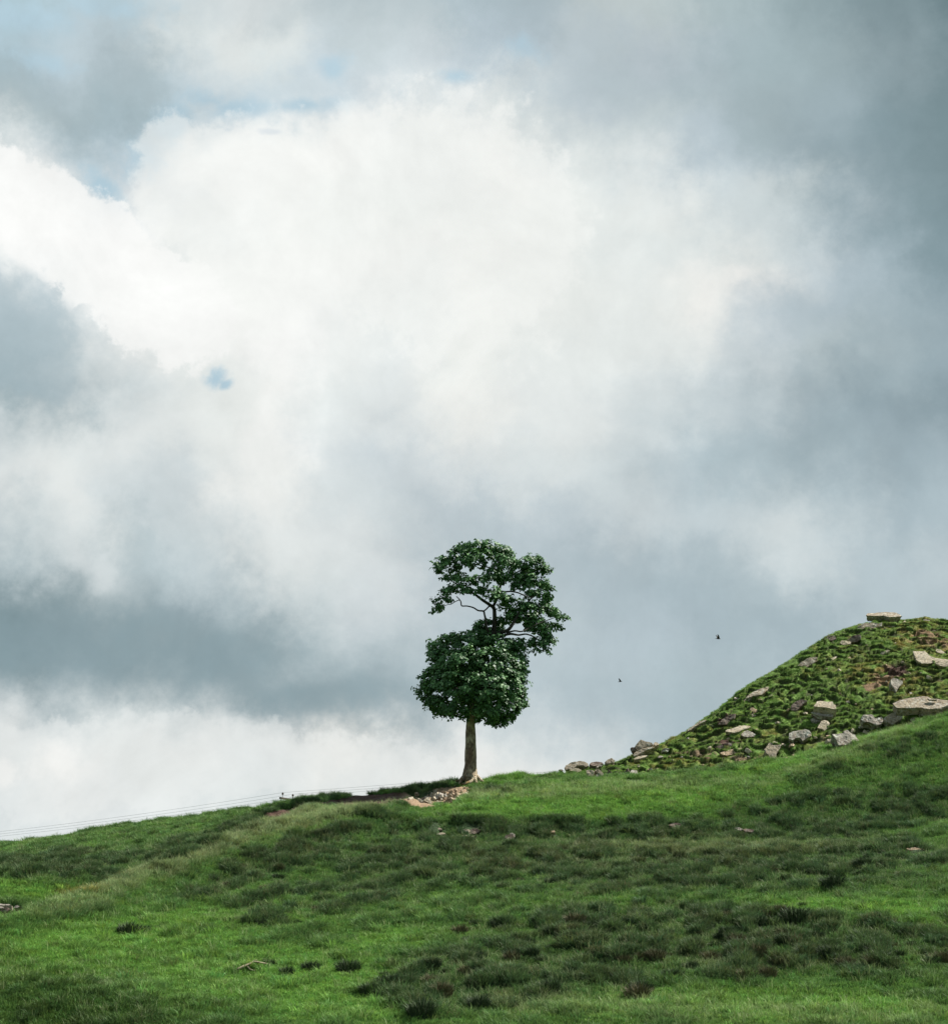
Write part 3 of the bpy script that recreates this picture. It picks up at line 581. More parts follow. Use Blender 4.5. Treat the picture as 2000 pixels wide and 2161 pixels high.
EXC = []   # bare trodden ground in front of half-buried stones: x, y, half width, depth
for (px_, row_, w_, f_) in [(920,1750,18,0.7),(928,1762,22,0.8),(996,1756,26,0.9),(985,1767,24,0.7),(1076,1771,18,0.8),(1160,1757,14,0.5),(1426,1745,20,0.6),(1558,1754,12,0.6),(1585,1757,22,0.7),(1413,1809,9,0.5),(1931,1794,22,0.5),(764,1699,12,0.5),
                           (15,1920,38,0.9),(1212,1628,24,0.8),(1256,1646,24,1.1),(1285,1636,9,0.6),(1302,1646,12,0.9),(1338,1648,24,1.1),(1408,1643,20,0.8),(925,1700,60,0.3)]:
    h_ = hit(px_, row_); EXC.append((h_.x, h_.y, w_*h_.y/F, f_))
def scatter(n, y0, y1, fn):
    """random ground points in the seen part of the hill (with a margin each side)"""
    y = np.sqrt(RNG.random(n)*(y1**2-y0**2)+y0**2); u = (RNG.random(n)*2-1)*0.36; x = u*y
    z = hz(x, y); px, row = proj(x, y, z)
    df = np.interp(px, _FX, FT['F'][1]); ds = np.interp(px, _FX, FT['S'][1]); dc = np.interp(px, _FX, FT['C'][1])
    mound = sstep(1170, 1330, px)*sstep(0.0, 1.5, y-(df-0.8))
    c, ru, br, pa, bn, so, oc = surface(x, y, mound, px, row)
    keep, sc = fn(x, y, px, row, mound, ru, br, pa, bn, so, oc)
    td = np.hypot(x-P(990,1654,95.5).x, y-95.0)
    for (ex, ey, er, ef) in EXC:
        keep &= ~((np.abs(x-ex) < er*RNG.uniform(0.75, 1.1, n)) & (y < ey+0.35) & (y > ey-ef*RNG.uniform(0.6, 1.1, n)))
    keep &= (td > 0.9) & ~((td < 2.2) & (RNG.random(n) < 0.5))
    keep &= (y < ds+2.5) & ~((y > dc+1.0) & (y < df-1.0) & (px > 900)) 
    k = keep; e = 0.2
    tx = (hz(x[k], y[k]+e)-hz(x[k], y[k]-e))/(2*e); ty = (hz(x[k]+e, y[k])-hz(x[k]-e, y[k]))/(2*e)
    tilt = np.stack([np.arctan(tx)*0.5, -np.arctan(ty)*0.5], 1)
    lum = np.exp(RNG.normal(0, 0.20, k.sum()))[:,None]; warm = RNG.normal(0, 0.10, k.sum())
    cc = c[k]*lum*np.stack([1+warm, np.ones_like(warm), 1-0.5*warm], 1)
    return np.stack([x[k], y[k], z[k]], 1), sc[k], tilt, cc

def f_short(x, y, px, row, m, ru, br, pa, bn, so, oc):
    r = RNG.random(len(x)); return (r < (1-0.7*ru)*(1-sstep(0.3,0.6,so))) & (m < 0.5), 0.9 + 0.5*RNG.random(len(x)) + 0.3*ru
def f_mid(x, y, px, row, m, ru, br, pa, bn, so, oc):
    r = RNG.random(len(x)); cl = clump(x, y)-0.35
    return (r < np.clip(0.35+0.4*ru+0.9*cl-0.5*br, 0.02, 1)*(1-sstep(0.3,0.6,so))) & (m < 0.5), 0.55 + 0.5*RNG.random(len(x)) + 0.5*np.clip(cl, 0, 1)
def f_long(x, y, px, row, m, ru, br, pa, bn, so, oc):
    r = RNG.random(len(x)); return (r < 0.05 + 0.75*pa + 0.10*ru) & (m < 0.3) & (so < 0.4), 0.6+0.5*RNG.random(len(x))
def f_rush(x, y, px, row, m, ru, br, pa, bn, so, oc):
    r = RNG.random(len(x)); cl = clump(x, y)
    return (r < np.clip(ru*1.2, 0.12, 1)*cl**1.5) & (m < 0.3) & (so < 0.4), 0.5+0.6*RNG.random(len(x))
def f_mound(x, y, px, row, m, ru, br, pa, bn, so, oc):
    r = RNG.random(len(x)); cl = fbm(x/0.9+3, y/0.8+70, 2)
    lp_, rs_ = gridv(LIPG, x, y), gridv(RISG, x, y)
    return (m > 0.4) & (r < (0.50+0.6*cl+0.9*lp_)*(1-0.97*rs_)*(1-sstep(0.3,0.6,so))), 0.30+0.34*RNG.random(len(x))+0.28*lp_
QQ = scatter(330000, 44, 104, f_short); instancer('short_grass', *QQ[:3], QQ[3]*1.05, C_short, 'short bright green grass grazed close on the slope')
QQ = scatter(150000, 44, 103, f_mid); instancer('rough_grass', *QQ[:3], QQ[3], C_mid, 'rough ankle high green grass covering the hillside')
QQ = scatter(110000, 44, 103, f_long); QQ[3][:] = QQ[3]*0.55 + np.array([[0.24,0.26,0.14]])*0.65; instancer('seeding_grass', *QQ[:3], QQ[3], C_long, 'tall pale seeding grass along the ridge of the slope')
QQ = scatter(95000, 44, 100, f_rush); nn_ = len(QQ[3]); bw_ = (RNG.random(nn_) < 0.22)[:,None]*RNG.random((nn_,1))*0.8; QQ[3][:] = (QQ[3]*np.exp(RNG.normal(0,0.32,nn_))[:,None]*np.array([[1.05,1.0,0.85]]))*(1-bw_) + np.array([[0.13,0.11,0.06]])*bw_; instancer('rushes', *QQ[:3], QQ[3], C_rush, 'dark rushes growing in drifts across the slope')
QQ = scatter(260000, 91, 115, f_mound); instancer('mound_turf', *QQ[:3], QQ[3]*1.1, C_short, 'tufty green turf clothing the rocky mound')

# ------------------------------------------------------------------ individual rush tussocks
def tussock_mesh(name, seed, mat, n=620, r=0.34, h=0.66):
    rr = random.Random(seed); return blade_mesh(name, mat, n, r, h*0.5, h, 0.42, 0.011, rr, dome=True, curl=0.8)
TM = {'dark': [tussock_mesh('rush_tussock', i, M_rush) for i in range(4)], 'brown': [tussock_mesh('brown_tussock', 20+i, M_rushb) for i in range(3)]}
TUS = [  # px, row of the base, width px, kind, label
 (1675,1950,72,'dark','largest dark rush tussock on the bright strip at right'),(1648,1930,44,'brown','brown topped tussock touching the large dark one at right'),
 (1603,1962,52,'dark','dark spiky tussock left of and below the largest one'),(1538,1940,36,'brown','small brown tussock alone on the bright strip'),
 (1720,1985,44,'dark','dark tussock below right of the largest one'),(1748,2020,56,'dark','dark domed tussock at the right end of the dark band'),
 (1990,2035,54,'brown','brown tussock cut by the right edge of the photo'),(1965,2040,40,'dark','dark tussock beside the brown one at the right edge'),
 (890,2150,74,'dark','big dark tussock near the bottom centre left'),(935,2105,46,'brown','brown tussock above the big dark one at bottom centre'),
 (1010,2130,56,'dark','dark tussock right of the big one at bottom centre'),(1345,2110,64,'brown','straw coloured tussock with an orange side near the bottom'),
 (1355,2098,56,'dark','dark tussock right behind the straw coloured one'),(1160,2095,52,'dark','dark tussock in the bottom band left of the straw one'),
 (820,2085,60,'dark','lone dark brown tussock low on the left slope'),(735,2055,62,'dark','dark flat tussock right of the pale dead branch'),
 (655,2050,46,'dark','dark round tussock right of the pale branch end'),(605,2060,38,'dark','small dark tussock between branch and round tussock'),
 (566,2042,34,'dark','dark tussock just behind the pale dead branch'),(540,1930,0,'dark',''),
 (1500,2030,50,'brown','red brown tussock in the lower dark band'),(1600,2020,54,'brown','brown tussock in the middle of the lower dark band'),
 (1575,2070,56,'brown','ochre brown tussock at the foot of the lower dark band'),(1215,1955,50,'brown','pale brown tussock at the upper left of the dark band'),
 (1250,1965,46,'dark','dark tussock beside the pale brown one'),(985,1990,28,'dark','small round dark tussock on the mid slope'),
 (1535,1975,44,'dark','dark tussock on the upper edge of the lower band'),(1480,1950,40,'brown','dull brown tussock on the upper edge of the band'),
 (270,1975,50,'dark','low dark tussock alone on the bright left slope'),(300,1970,36,'dark','smaller dark tussock beside the low one at left'),
 (175,1700,0,'dark',''),(1845,1945,34,'brown','flat brown tussock on the bright strip near the right edge'),
 (1690,1955,0,'dark',''),(1820,1830,46,'dark','dark tussock above the bright strip at right'),(1760,1875,60,'dark','wide dark tussock on the brink above the bright strip'),
]
def put_tussock(px, row, wpx, kind, label, group=None):
    p = hit(px, row, 44, 92); k = random.randrange(len(TM[kind]))
    o = bpy.data.objects.new('rush_tussock', TM[kind][k]); s = wpx*p.y/F/0.95
    o.location = p; o.rotation_euler = (0, 0, random.random()*6.28); o.scale = (s, s, s*random.uniform(0.8, 1.05))
    link(o); tag(o, label, 'tussock', group or 'rush tussocks on the slope')
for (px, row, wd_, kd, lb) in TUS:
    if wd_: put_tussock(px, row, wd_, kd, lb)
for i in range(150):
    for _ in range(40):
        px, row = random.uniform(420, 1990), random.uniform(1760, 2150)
        v = float(blobs(np.array([px]), np.array([float(row)]), RUSH_AND_SHADE)[0])
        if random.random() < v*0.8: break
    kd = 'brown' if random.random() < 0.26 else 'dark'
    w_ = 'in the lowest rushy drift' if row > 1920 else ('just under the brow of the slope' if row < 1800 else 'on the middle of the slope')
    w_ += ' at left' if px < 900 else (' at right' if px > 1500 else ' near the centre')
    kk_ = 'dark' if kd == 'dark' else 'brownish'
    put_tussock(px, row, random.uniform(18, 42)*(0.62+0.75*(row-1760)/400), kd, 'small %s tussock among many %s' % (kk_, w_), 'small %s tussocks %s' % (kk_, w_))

# ------------------------------------------------------------------ rocks
CROP = {'A': (1180, 1540, 7.7), 'B': (1400, 1440, 7.7), 'C': (1620, 1440, 7.7), 'D': (1820, 1440, 10.27), 'E': (1640, 1270, 5.133), 'G': (860, 1720, 5.775), 'H': (0, 1860, 7.7), 'P': (0, 0, 1.0)}
def nrm_from(tilt, side=0.0):
    """normal of a face leaning by tilt degrees towards the camera and by side degrees to the right"""
    t, s = math.radians(tilt), math.radians(side)
    return Vector((math.sin(s), -math.sin(t)*math.cos(s), math.cos(t)*math.cos(s))).normalized()
rock_i = [0]
def rock_mesh(pts3, n, thick, seed, rough=0.035, taper=0.88, mat=M_rock, bev=0.03, drop=None, cell=0.13):
    """a block under an irregular top face: broken sides in beds, chipped edges, rough faces"""
    rr = random.Random(seed); c = sum(pts3, Vector())/len(pts3)
    bm = bmesh.new(); top = [bm.verts.new(p-c) for p in pts3]
    d = drop if drop is not None else -n
    layers = [top]
    nl = max(2, min(4, int(thick/0.16)+1))
    for l in range(1, nl+1):
        f = l/nl; lay = []
        for p in pts3:
            q = (p-c); k = 1-(1-taper)*f + rr.uniform(-0.035, 0.035)
            lay.append(bm.verts.new(q*k + d*thick*f + Vector((rr.uniform(-1,1), rr.uniform(-1,1), rr.uniform(-1,1)))*0.03*thick))
        layers.append(lay)
    N = len(top)
    try: bm.faces.new(top)
    except ValueError: pass
    for a, b in zip(layers[:-1], layers[1:]):
        for i in range(N): bm.faces.new((a[i], b[i], b[(i+1) % N], a[(i+1) % N]))
    bm.faces.new(layers[-1][::-1])
    bmesh.ops.recalc_face_normals(bm, faces=bm.faces)
    te = [e for e in bm.edges if e.verts[0] in top and e.verts[1] in top]
    if bev: bmesh.ops.bevel(bm, geom=te, offset=bev, segments=1, affect='EDGES', clamp_overlap=True)
    bmesh.ops.triangulate(bm, faces=bm.faces)
    for it in range(4):
        le = [e for e in bm.edges if e.calc_length() > cell*1.5]
        if not le or len(bm.faces) > 4200: break
        bmesh.ops.subdivide_edges(bm, edges=le, cuts=1); bmesh.ops.triangulate(bm, faces=bm.faces)
    off = Vector((seed*3.7, seed*1.3, 0))
    bm.normal_update()
    for v in bm.verts:
        q = v.co; bed = (q.dot(n))*5.0
        a = mnoise.fractal(q*1.7+off, 0.6, 2.1, 5)*rough*1.1
        b = (abs(mnoise.noise(Vector((bed*2.4, q.x*0.5, q.y*0.5))+off)) - 0.25)*rough*1.5*(1-abs(v.normal.dot(n)))
        v.co = q + v.normal*(a+b) + mnoise.noise_vector(q*5.5+off)*rough*0.35
    me = bpy.data.meshes.new('rock'); bm.to_mesh(me); bm.free(); me.materials.append(mat); return me, c
def rock(label, crop, poly, tilt=45, side=0, thick=0.5, mat=None, name='rock', dy=0.0, base=None, group='rocks on and around the mound', rough=0.035, taper=0.88, cat='rock', parent=None, vert=False, bev=0.015, D=None):
    ox, oy, s = CROP[crop]; pts = [(ox+a/s, oy+b/s) for a, b in poly]
    cx = sum(p[0] for p in pts)/len(pts); lo = max(p[1] for p in pts)
    if D is None:
        bx, by = (cx, lo) if base is None else (ox+base[0]/s, oy+base[1]/s)
        A = hit(bx, by); Dn = A.y + dy
    else: Dn = D
    low = P(cx, lo, Dn); n = nrm_from(tilt, side)
    P3 = []
    for (a, b) in pts:
        t = (1080.5-b)/F; d = Vector(((a-1000)/F, CT-t*ST, ST+t*CT)); o = Vector((0, 0, CZ))
        k = (low-o).dot(n)/d.dot(n); P3.append(o+d*k)
    rock_i[0] += 1
    me, c = rock_mesh(P3, n, thick, rock_i[0], rough, taper, mat or M_rock, bev, Vector((0, 0.75, -1)).normalized() if vert else None)
    o = bpy.data.objects.new(name, me); o.location = c; link(o)
    tag(o, label, cat, group); return o

# top of the mound
rock('large flat brown slab perched on the very top of the mound', 'E', [(950,146),(975,124),(1060,116),(1180,112),(1290,118),(1330,136),(1346,156),(1300,160),(1215,164),(1150,150),(1060,152)], 27, 0, 0.44, M_rock, dy=-0.1, base=(1140,262), vert=True, rough=0.03, D=110.4)
rock('tilted tan slab propped under the left of the summit slab', 'E', [(850,290),(872,258),(940,228),(1020,222),(1100,232),(1136,214),(1128,262),(1050,284),(960,300),(890,316)], 62, -8, 0.5, M_rock, dy=-0.3, D=108.7)
rock('thin ledge of stone peeping out under the right of the summit slab', 'E', [(1180,262),(1240,250),(1330,246),(1312,258),(1240,266)], 40, 0, 0.25, M_rockp, dy=-0.1)
rock('small pale stone at the right foot of the summit slab', 'E', [(1350,222),(1372,204),(1400,206),(1384,222)], 45, 10, 0.3, M_rockp)
rock('two toned boulder jutting from the turf below the summit at left', 'E', [(745,416),(800,372),(860,352),(896,358),(902,400),(860,432),(800,440)], 70, -12, 0.5, M_rockd, dy=-0.2)
rock('pale wedge of stone under the dark boulder below the summit', 'E', [(674,446),(690,424),(740,420),(796,432),(790,456),(744,468),(704,464)], 60, 0, 0.4, M_rockp, dy=-0.1)
rock('brown overhanging stone on the left shoulder skyline of the mound', 'E', [(484,402),(500,376),(560,352),(612,366),(640,396),(600,420),(540,412)], 55, -15, 0.5, M_rockd, dy=-0.2)
rock('long tan boulder half buried below the left shoulder of the mound', 'E', [(214,690),(250,650),(320,610),(400,592),(432,600),(430,640),(360,680),(300,720),(240,718)], 58, -14, 0.6, M_rock, dy=-0.2)
rock('thin pale sliver of stone pointing up right in the upper turf', 'E', [(516,652),(570,612),(650,582),(640,606),(590,638),(545,656)], 52, 0, 0.2, M_rockp, dy=-0.1)
rock('small orange stone right of the thin pale sliver', 'E', [(752,636),(762,600),(790,590),(800,612),(776,640)], 60, 0, 0.3, M_rocko)
rock('big pale slab with grooved face high at the right edge', 'E', [(1462,534),(1590,532),(1640,580),(1700,604),(1800,616),(1900,636),(1900,668),(1820,664),(1740,652),(1640,668),(1560,668),(1500,630)], 55, 4, 0.35, M_rockp, dy=-0.15, rough=0.025)
rock('pale stone jutting under the big grooved slab at right edge', 'E', [(1700,664),(1780,650),(1880,656),(1900,690),(1810,704),(1750,690)], 62, 0, 0.4, M_rockp, dy=-0.3)
rock('pale pointed stone just above the big grooved slab', 'E', [(1708,530),(1722,506),(1770,516),(1826,556),(1780,566),(1740,552)], 55, 0, 0.3, M_rockp, dy=-0.1)
rock('pale stone in the ochre turf near the top right corner of the mound', 'E', [(1770,268),(1840,262),(1880,270),(1870,284),(1810,280)], 50, 0, 0.3, M_rockp)
rock('narrow pale stone sloping down right in the ochre turf', 'E', [(1528,404),(1560,404),(1620,436),(1664,462),(1630,462),(1570,440)], 52, 0, 0.25, M_rocko, dy=-0.05)
rock('tiny grey stones on the crest just right of the summit slab', 'E', [(1564,206),(1580,192),(1640,188),(1652,204),(1610,212)], 50, 0, 0.2, M_rockw)
# middle of the mound
rock('dark roofed boulder at the left flank under the skyline', 'B', [(1362,212),(1420,170),(1520,110),(1620,84),(1710,90),(1650,150),(1590,200),(1470,212),(1330,262),(1300,300)], 44, -10, 0.45, M_rock, dy=-0.5, vert=True)
rock('small pale rock beside the dark roofed boulder', 'B', [(1684,260),(1710,214),(1760,200),(1800,222),(1760,250)], 60, 0, 0.3, M_rockp)
rock('small orange topped rock standing in the left turf', 'B', [(1400,440),(1426,410),(1480,424),(1530,460),(1500,486),(1456,492),(1424,460)], 62, 0, 0.4, M_rocko, dy=-0.1)
rock('round pale stone under the orange topped rock', 'B', [(1408,540),(1424,516),(1470,506),(1506,530),(1486,552),(1440,556)], 62, 0, 0.3, M_rockp, dy=-0.1)
rock('reddish leaning slab buried in the left flank turf', 'B', [(870,690),(940,600),(1000,560),(1090,520),(1168,510),(1140,570),(1080,620),(1040,680),(960,688)], 64, -8, 0.4, M_rockd, dy=-0.1)
rock('tan slab lying along the left skyline of the mound', 'B', [(366,806),(400,760),(480,700),(580,630),(680,604),(690,622),(600,664),(510,716),(440,770)], 48, -12, 0.4, M_rock, dy=-0.3)
rock('smooth wide pale slab low in the left flank', 'B', [(990,790),(1030,762),(1130,740),(1220,700),(1320,692),(1400,706),(1420,740),(1300,760),(1216,800),(1130,818),(1040,806)], 50, 0, 0.35, M_rockp, dy=-0.15, rough=0.025)
rock('grey mottled rock beneath the smooth wide slab', 'B', [(1240,850),(1300,790),(1360,776),(1420,800),(1500,846),(1480,884),(1400,888),(1350,890),(1290,872)], 58, 4, 0.45, M_rockw, dy=-0.3)
rock('small pale stone right of the smooth wide slab', 'B', [(1430,760),(1460,738),(1540,752),(1520,776),(1466,772)], 52, 0, 0.25, M_rocko)
rock('cream coloured bedded slab in the earthy lower flank', 'B', [(910,1150),(1000,1110),(1120,1076),(1260,1056),(1290,1090),(1280,1130),(1150,1160),(1030,1192),(960,1180)], 54, 0, 0.4, M_rocko, dy=-0.2)
rock('dark brown ledge of earth and stone above the cream slab', 'B', [(830,1060),(900,1016),(1010,986),(1110,984),(1110,1036),(1010,1056),(920,1082)], 76, 0, 0.5, M_rockd, dy=-0.1)
rock('pale cap stone on the upright block of the lower flank', 'B', [(1684,1030),(1700,984),(1760,974),(1800,960),(1848,980),(1840,1016),(1740,1020)], 60, 0, 0.35, M_rockp, dy=-0.1)
rock('upright rectangular block with a broken lower half', 'C', [(-60,1090),(-14,1030),(90,1018),(214,1010),(200,1060),(140,1140),(130,1210),(160,1256),(100,1266),(50,1262),(10,1190),(-30,1150)], 66, 6, 0.5, M_rock, dy=-0.3)
rock('purple brown rounded boulder left of the box shaped block', 'C', [(366,400),(400,350),(440,310),(500,280),(560,266),(640,296),(600,330),(560,360),(520,400),(470,460),(410,480),(372,450)], 66, -8, 0.5, M_rockd, dy=-0.2)
bx = rock('box shaped block with a pale top and a hollow dark front', 'C', [(736,386),(776,340),(790,304),(860,298),(960,308),(1044,312),(1060,350),(1098,366),(1104,430),(1050,430),(960,410),(860,402)], 52, 3, 0.75, M_rockp, dy=-0.8, base=(880,560), rough=0.028, vert=True, taper=1.0)
rock('curved ledge of stone forming the base of the box shaped block', 'C', [(686,486),(730,462),(800,482),(900,510),(1060,520),(1044,562),(960,556),(880,550),(780,530)], 48, 0, 0.3, M_rockw, dy=-0.75, base=(880,560))
rock('pale knobbly stone directly below the box shaped block', 'C', [(684,600),(740,564),(830,574),(900,590),(880,620),(820,640),(740,652),(700,640)], 60, 0, 0.4, M_rockw, dy=-0.2)
rock('pale leaf shaped slab pointing downhill below the box block', 'C', [(860,620),(920,608),(976,620),(1000,670),(976,730),(920,786),(880,760),(800,740),(820,690),(850,660)], 62, 6, 0.35, M_rockp, dy=-0.25)
rock('tiny white stone left of the knobbly stone', 'C', [(560,650),(580,640),(600,656),(580,674)], 60, 0, 0.2, M_rockw)
rock('spotted white boulder overhanging a black hollow', 'C', [(340,826),(400,796),(500,780),(600,756),(660,780),(700,820),(700,870),(640,900),(560,950),(520,900),(450,900),(400,942),(340,926)], 62, -4, 0.6, M_rockw, dy=-0.55)
rock('large jagged white boulder with a dark left side', 'C', [(1044,842),(1130,836),(1220,834),(1240,790),(1290,780),(1340,820),(1420,850),(1450,900),(1480,936),(1476,980),(1420,1010),(1300,1006),(1220,1024),(1140,1014),(1110,940)], 64, 10, 0.7, M_rockw, dy=-0.6, rough=0.045)
rock('dark slab leaning against the left of the jagged white boulder', 'C', [(1010,980),(1030,900),(1056,870),(1100,930),(1140,1010),(1130,1050),(1050,1044)], 78, -34, 0.4, M_rockd, dy=-0.35)
rock('upright splinter of stone behind the jagged white boulder', 'C', [(1340,800),(1366,742),(1396,752),(1384,800),(1360,820)], 70, 0, 0.2, M_rockp, dy=-0.1)
rock('small oval stone between the jagged and the crumbly boulders', 'C', [(1616,790),(1640,758),(1700,758),(1730,776),(1690,806),(1640,808)], 60, 0, 0.3, M_rockw)
rock('crumbly black and white boulder under an orange patch', 'C', [(1500,560),(1540,520),(1620,520),(1700,520),(1740,580),(1790,560),(1848,560),(1870,620),(1840,680),(1760,700),(1680,660),(1600,640),(1540,650),(1510,610)], 66, 0, 0.7, M_rockw, dy=-0.6, rough=0.06)
rock('small white stone left of the crumbly boulder', 'C', [(1420,626),(1440,608),(1480,616),(1486,640),(1450,648)], 60, 0, 0.25, M_rockw)
rock('rough brown and grey boulder in front of the long slab', 'D', [(450,780),(540,710),(650,640),(700,680),(790,690),(850,700),(862,770),(800,820),(720,860),(650,915),(560,890),(480,840)], 64, 0, 0.6, M_rock, dy=-0.5, rough=0.045)
rock('very large flat slab with a deep dark front at the right edge', 'D', [(636,452),(760,400),(900,352),(1060,330),(1180,312),(1290,304),(1400,312),(1480,350),(1640,370),(1800,390),(1900,386),(1900,470),(1820,500),(1720,540),(1670,566),(1560,566),(1400,574),(1260,552),(1180,548),(1060,552),(900,556),(740,548),(700,530)], 42, 0, 0.50, M_rock, dy=-0.9, base=(1200,690), vert=True, taper=0.97, rough=0.035)
rock('upper thin layer resting on the right of the very large slab', 'D', [(1380,340),(1440,330),(1520,346),(1620,358),(1600,372),(1500,372),(1430,372)], 46, 0, 0.12, M_rock, D=None, base=(1200,690), dy=-0.55)
rock('small rounded stone below the very large slab', 'D', [(1030,790),(1070,760),(1130,750),(1190,790),(1150,830),(1100,856),(1060,830)], 60, 0, 0.35, M_rock, dy=-0.2)
rock('little square stone under the right of the very large slab', 'D', [(1560,680),(1620,676),(1622,740),(1580,744)], 70, 0, 0.25, M_rockp)
rock('brown rock face showing above the grass at the right edge', 'D', [(1270,960),(1360,900),(1480,830),(1600,780),(1760,760),(1900,740),(1900,860),(1760,900),(1600,930),(1440,950)], 62, 0, 0.5, M_rocko, D=93.6)
rock('pale corner of stone at the right edge below the slab', 'D', [(1756,736),(1900,730),(1900,790),(1800,800)], 62, 0, 0.4, M_rockp, D=94.0)
rock('narrow upright grey rock above the long slab', 'D', [(600,-60),(650,-100),(760,-80),(860,-40),(870,30),(800,80),(750,150),(730,220),(690,160),(650,100),(610,50)], 66, 10, 0.5, M_rockw, dy=-0.4)
rock('small white triangular stone right of the upright grey rock', 'D', [(1000,200),(1060,196),(1080,240),(1020,272)], 62, 0, 0.25, M_rockw)
rock('small pale pink stone above the long slab', 'D', [(1530,230),(1580,216),(1620,240),(1600,270),(1550,262)], 60, 0, 0.25, M_rocko)
rock('long pale stone lying in the grass under the brown boulder', 'D', [(740,950),(830,920),(900,896),(890,940),(830,980),(780,980)], 58, 0, 0.3, M_rocko, dy=-0.1)
rock('lowest oval stone under the crumbly boulder', 'D', [(100,1040),(150,1010),(240,1020),(240,1060),(180,1080),(130,1070)], 60, 0, 0.3, M_rockw)
# left end of the mound
rock('angular brown rock crowning the left heap on the skyline', 'A', [(1200,330),(1250,240),(1320,160),(1400,186),(1500,206),(1530,250),(1460,270),(1380,284),(1300,320),(1230,340)], 66, -10, 0.6, M_rock, D=98.2)
rock('dark snout shaped stone at the left end of the crowning heap', 'A', [(1146,300),(1170,278),(1230,282),(1260,300),(1210,340),(1176,364),(1150,330)], 66, -20, 0.4, M_rockd, D=98.2)
rock('pale stone tucked right of the crowning rock', 'A', [(1520,230),(1550,194),(1600,200),(1626,240),(1560,262)], 60, 0, 0.4, M_rockp, D=98.6)
rock('long mottled slab supporting the crowning rock', 'A', [(1190,400),(1240,350),(1340,310),(1440,280),(1530,264),(1550,290),(1450,320),(1350,360),(1270,420),(1210,430)], 58, -8, 0.5, M_rock, D=97.7)
rock('cream sliver lying below the mottled supporting slab', 'A', [(1190,468),(1280,430),(1380,410),(1450,420),(1380,450),(1290,476),(1220,486)], 54, 0, 0.3, M_rockp, D=97.2)
rock('rounded rock with ochre lower half on the low skyline', 'A', [(740,520),(780,480),(850,460),(900,494),(880,530),(810,550),(760,548)], 62, 0, 0.5, M_rock, D=97.4)
rock('whale backed grey brown boulder leftmost on the skyline', 'A', [(84,620),(110,580),(180,530),(250,514),(300,520),(290,580),(240,620),(180,640),(100,650)], 60, -6, 0.7, M_rock, D=96.8, rough=0.03)
rock('rounded tan boulder joined to the right of the whale backed one', 'A', [(284,516),(330,502),(400,514),(470,548),(476,590),(430,606),(390,580),(300,580),(280,560)], 62, 0, 0.6, M_rock, D=96.9, rough=0.03)
rock('pale low stone in front of the whale backed boulder', 'A', [(160,650),(200,618),(290,624),(350,650),(356,688),(280,684),(200,672)], 60, 0, 0.4, M_rockp, D=96.2)
rock('dark flat topped rock in the middle of the low wall of stones', 'A', [(484,560),(520,522),(600,514),(690,526),(714,548),(660,570),(600,590),(530,584)], 50, 0, 0.45, M_rockd, D=96.8)
rock('small pale pyramid stone below the dark flat topped rock', 'A', [(600,600),(650,552),(696,580),(680,600),(650,590),(624,622)], 64, 10, 0.4, M_rockw, D=96.4)
rock('little dark stone at the far left end of the stone row', 'A', [(-10,650),(10,638),(50,640),(64,660),(30,668)], 66, 0, 0.3, M_rockd, D=96.6)
rock('crazy jointed pale rock left in the lower heap', 'A', [(430,660),(480,646),(550,660),(570,710),(540,750),(480,750),(440,710)], 64, 0, 0.5, M_rockp, D=90.7, rough=0.05)
rock('upper curved stone at the right of the crazy jointed rock', 'A', [(560,660),(600,640),(660,660),(710,710),(714,760),(670,740),(620,690)], 64, 0, 0.45, M_rock, D=90.7)
rock('lumpy grey stone under the upper curved one', 'A', [(590,730),(640,704),(690,740),(700,770),(640,770),(600,760)], 62, 0, 0.4, M_rockw, D=90.7)
rock('narrow pale foot stone at the bottom of the lower heap', 'A', [(570,730),(600,780),(660,780),(690,806),(640,824),(590,800),(566,760)], 66, 0, 0.4, M_rockp, D=90.7)
rock('small dark peaked stone between the heaps', 'A', [(762,720),(800,650),(830,668),(860,714),(800,730)], 68, -14, 0.4, M_rockd, D=90.7)
rock('square white stone standing in the grass', 'A', [(896,730),(960,712),(988,770),(960,796),(910,806)], 68, 4, 0.4, M_rockw, D=90.7)
rock('brown stone behind the square white one', 'A', [(820,824),(850,770),(894,756),(905,830),(860,834)], 72, -10, 0.4, M_rockd, D=90.7)
rock('largest grey topped boulder at the mound foot', 'A', [(1044,716),(1130,690),(1180,640),(1260,660),(1300,730),(1220,730),(1160,750),(1090,766)], 48, 4, 0.50, M_rockw, D=91.0, vert=True)
rock('dark shard rising at the back of the grey topped boulder', 'A', [(1040,700),(1110,624),(1130,680),(1080,708)], 74, -16, 0.3, M_rockd, D=90.7)
rock('flat cream slab lying where turf meets grass', 'A', [(1640,782),(1700,760),(1800,750),(1840,762),(1800,784),(1700,790)], 50, 0, 0.3, M_rockp, D=91.0)
rock('long orange stone behind the flat cream slab', 'A', [(1780,744),(1860,724),(1960,716),(1960,740),(1860,752)], 50, 0, 0.3, M_rocko, D=90.7)
rock('dim purple stone low on the earthy bank', 'B', [(330,1470),(360,1440),(420,1460),(420,1500),(360,1506)], 64, 0, 0.3, M_rockd)
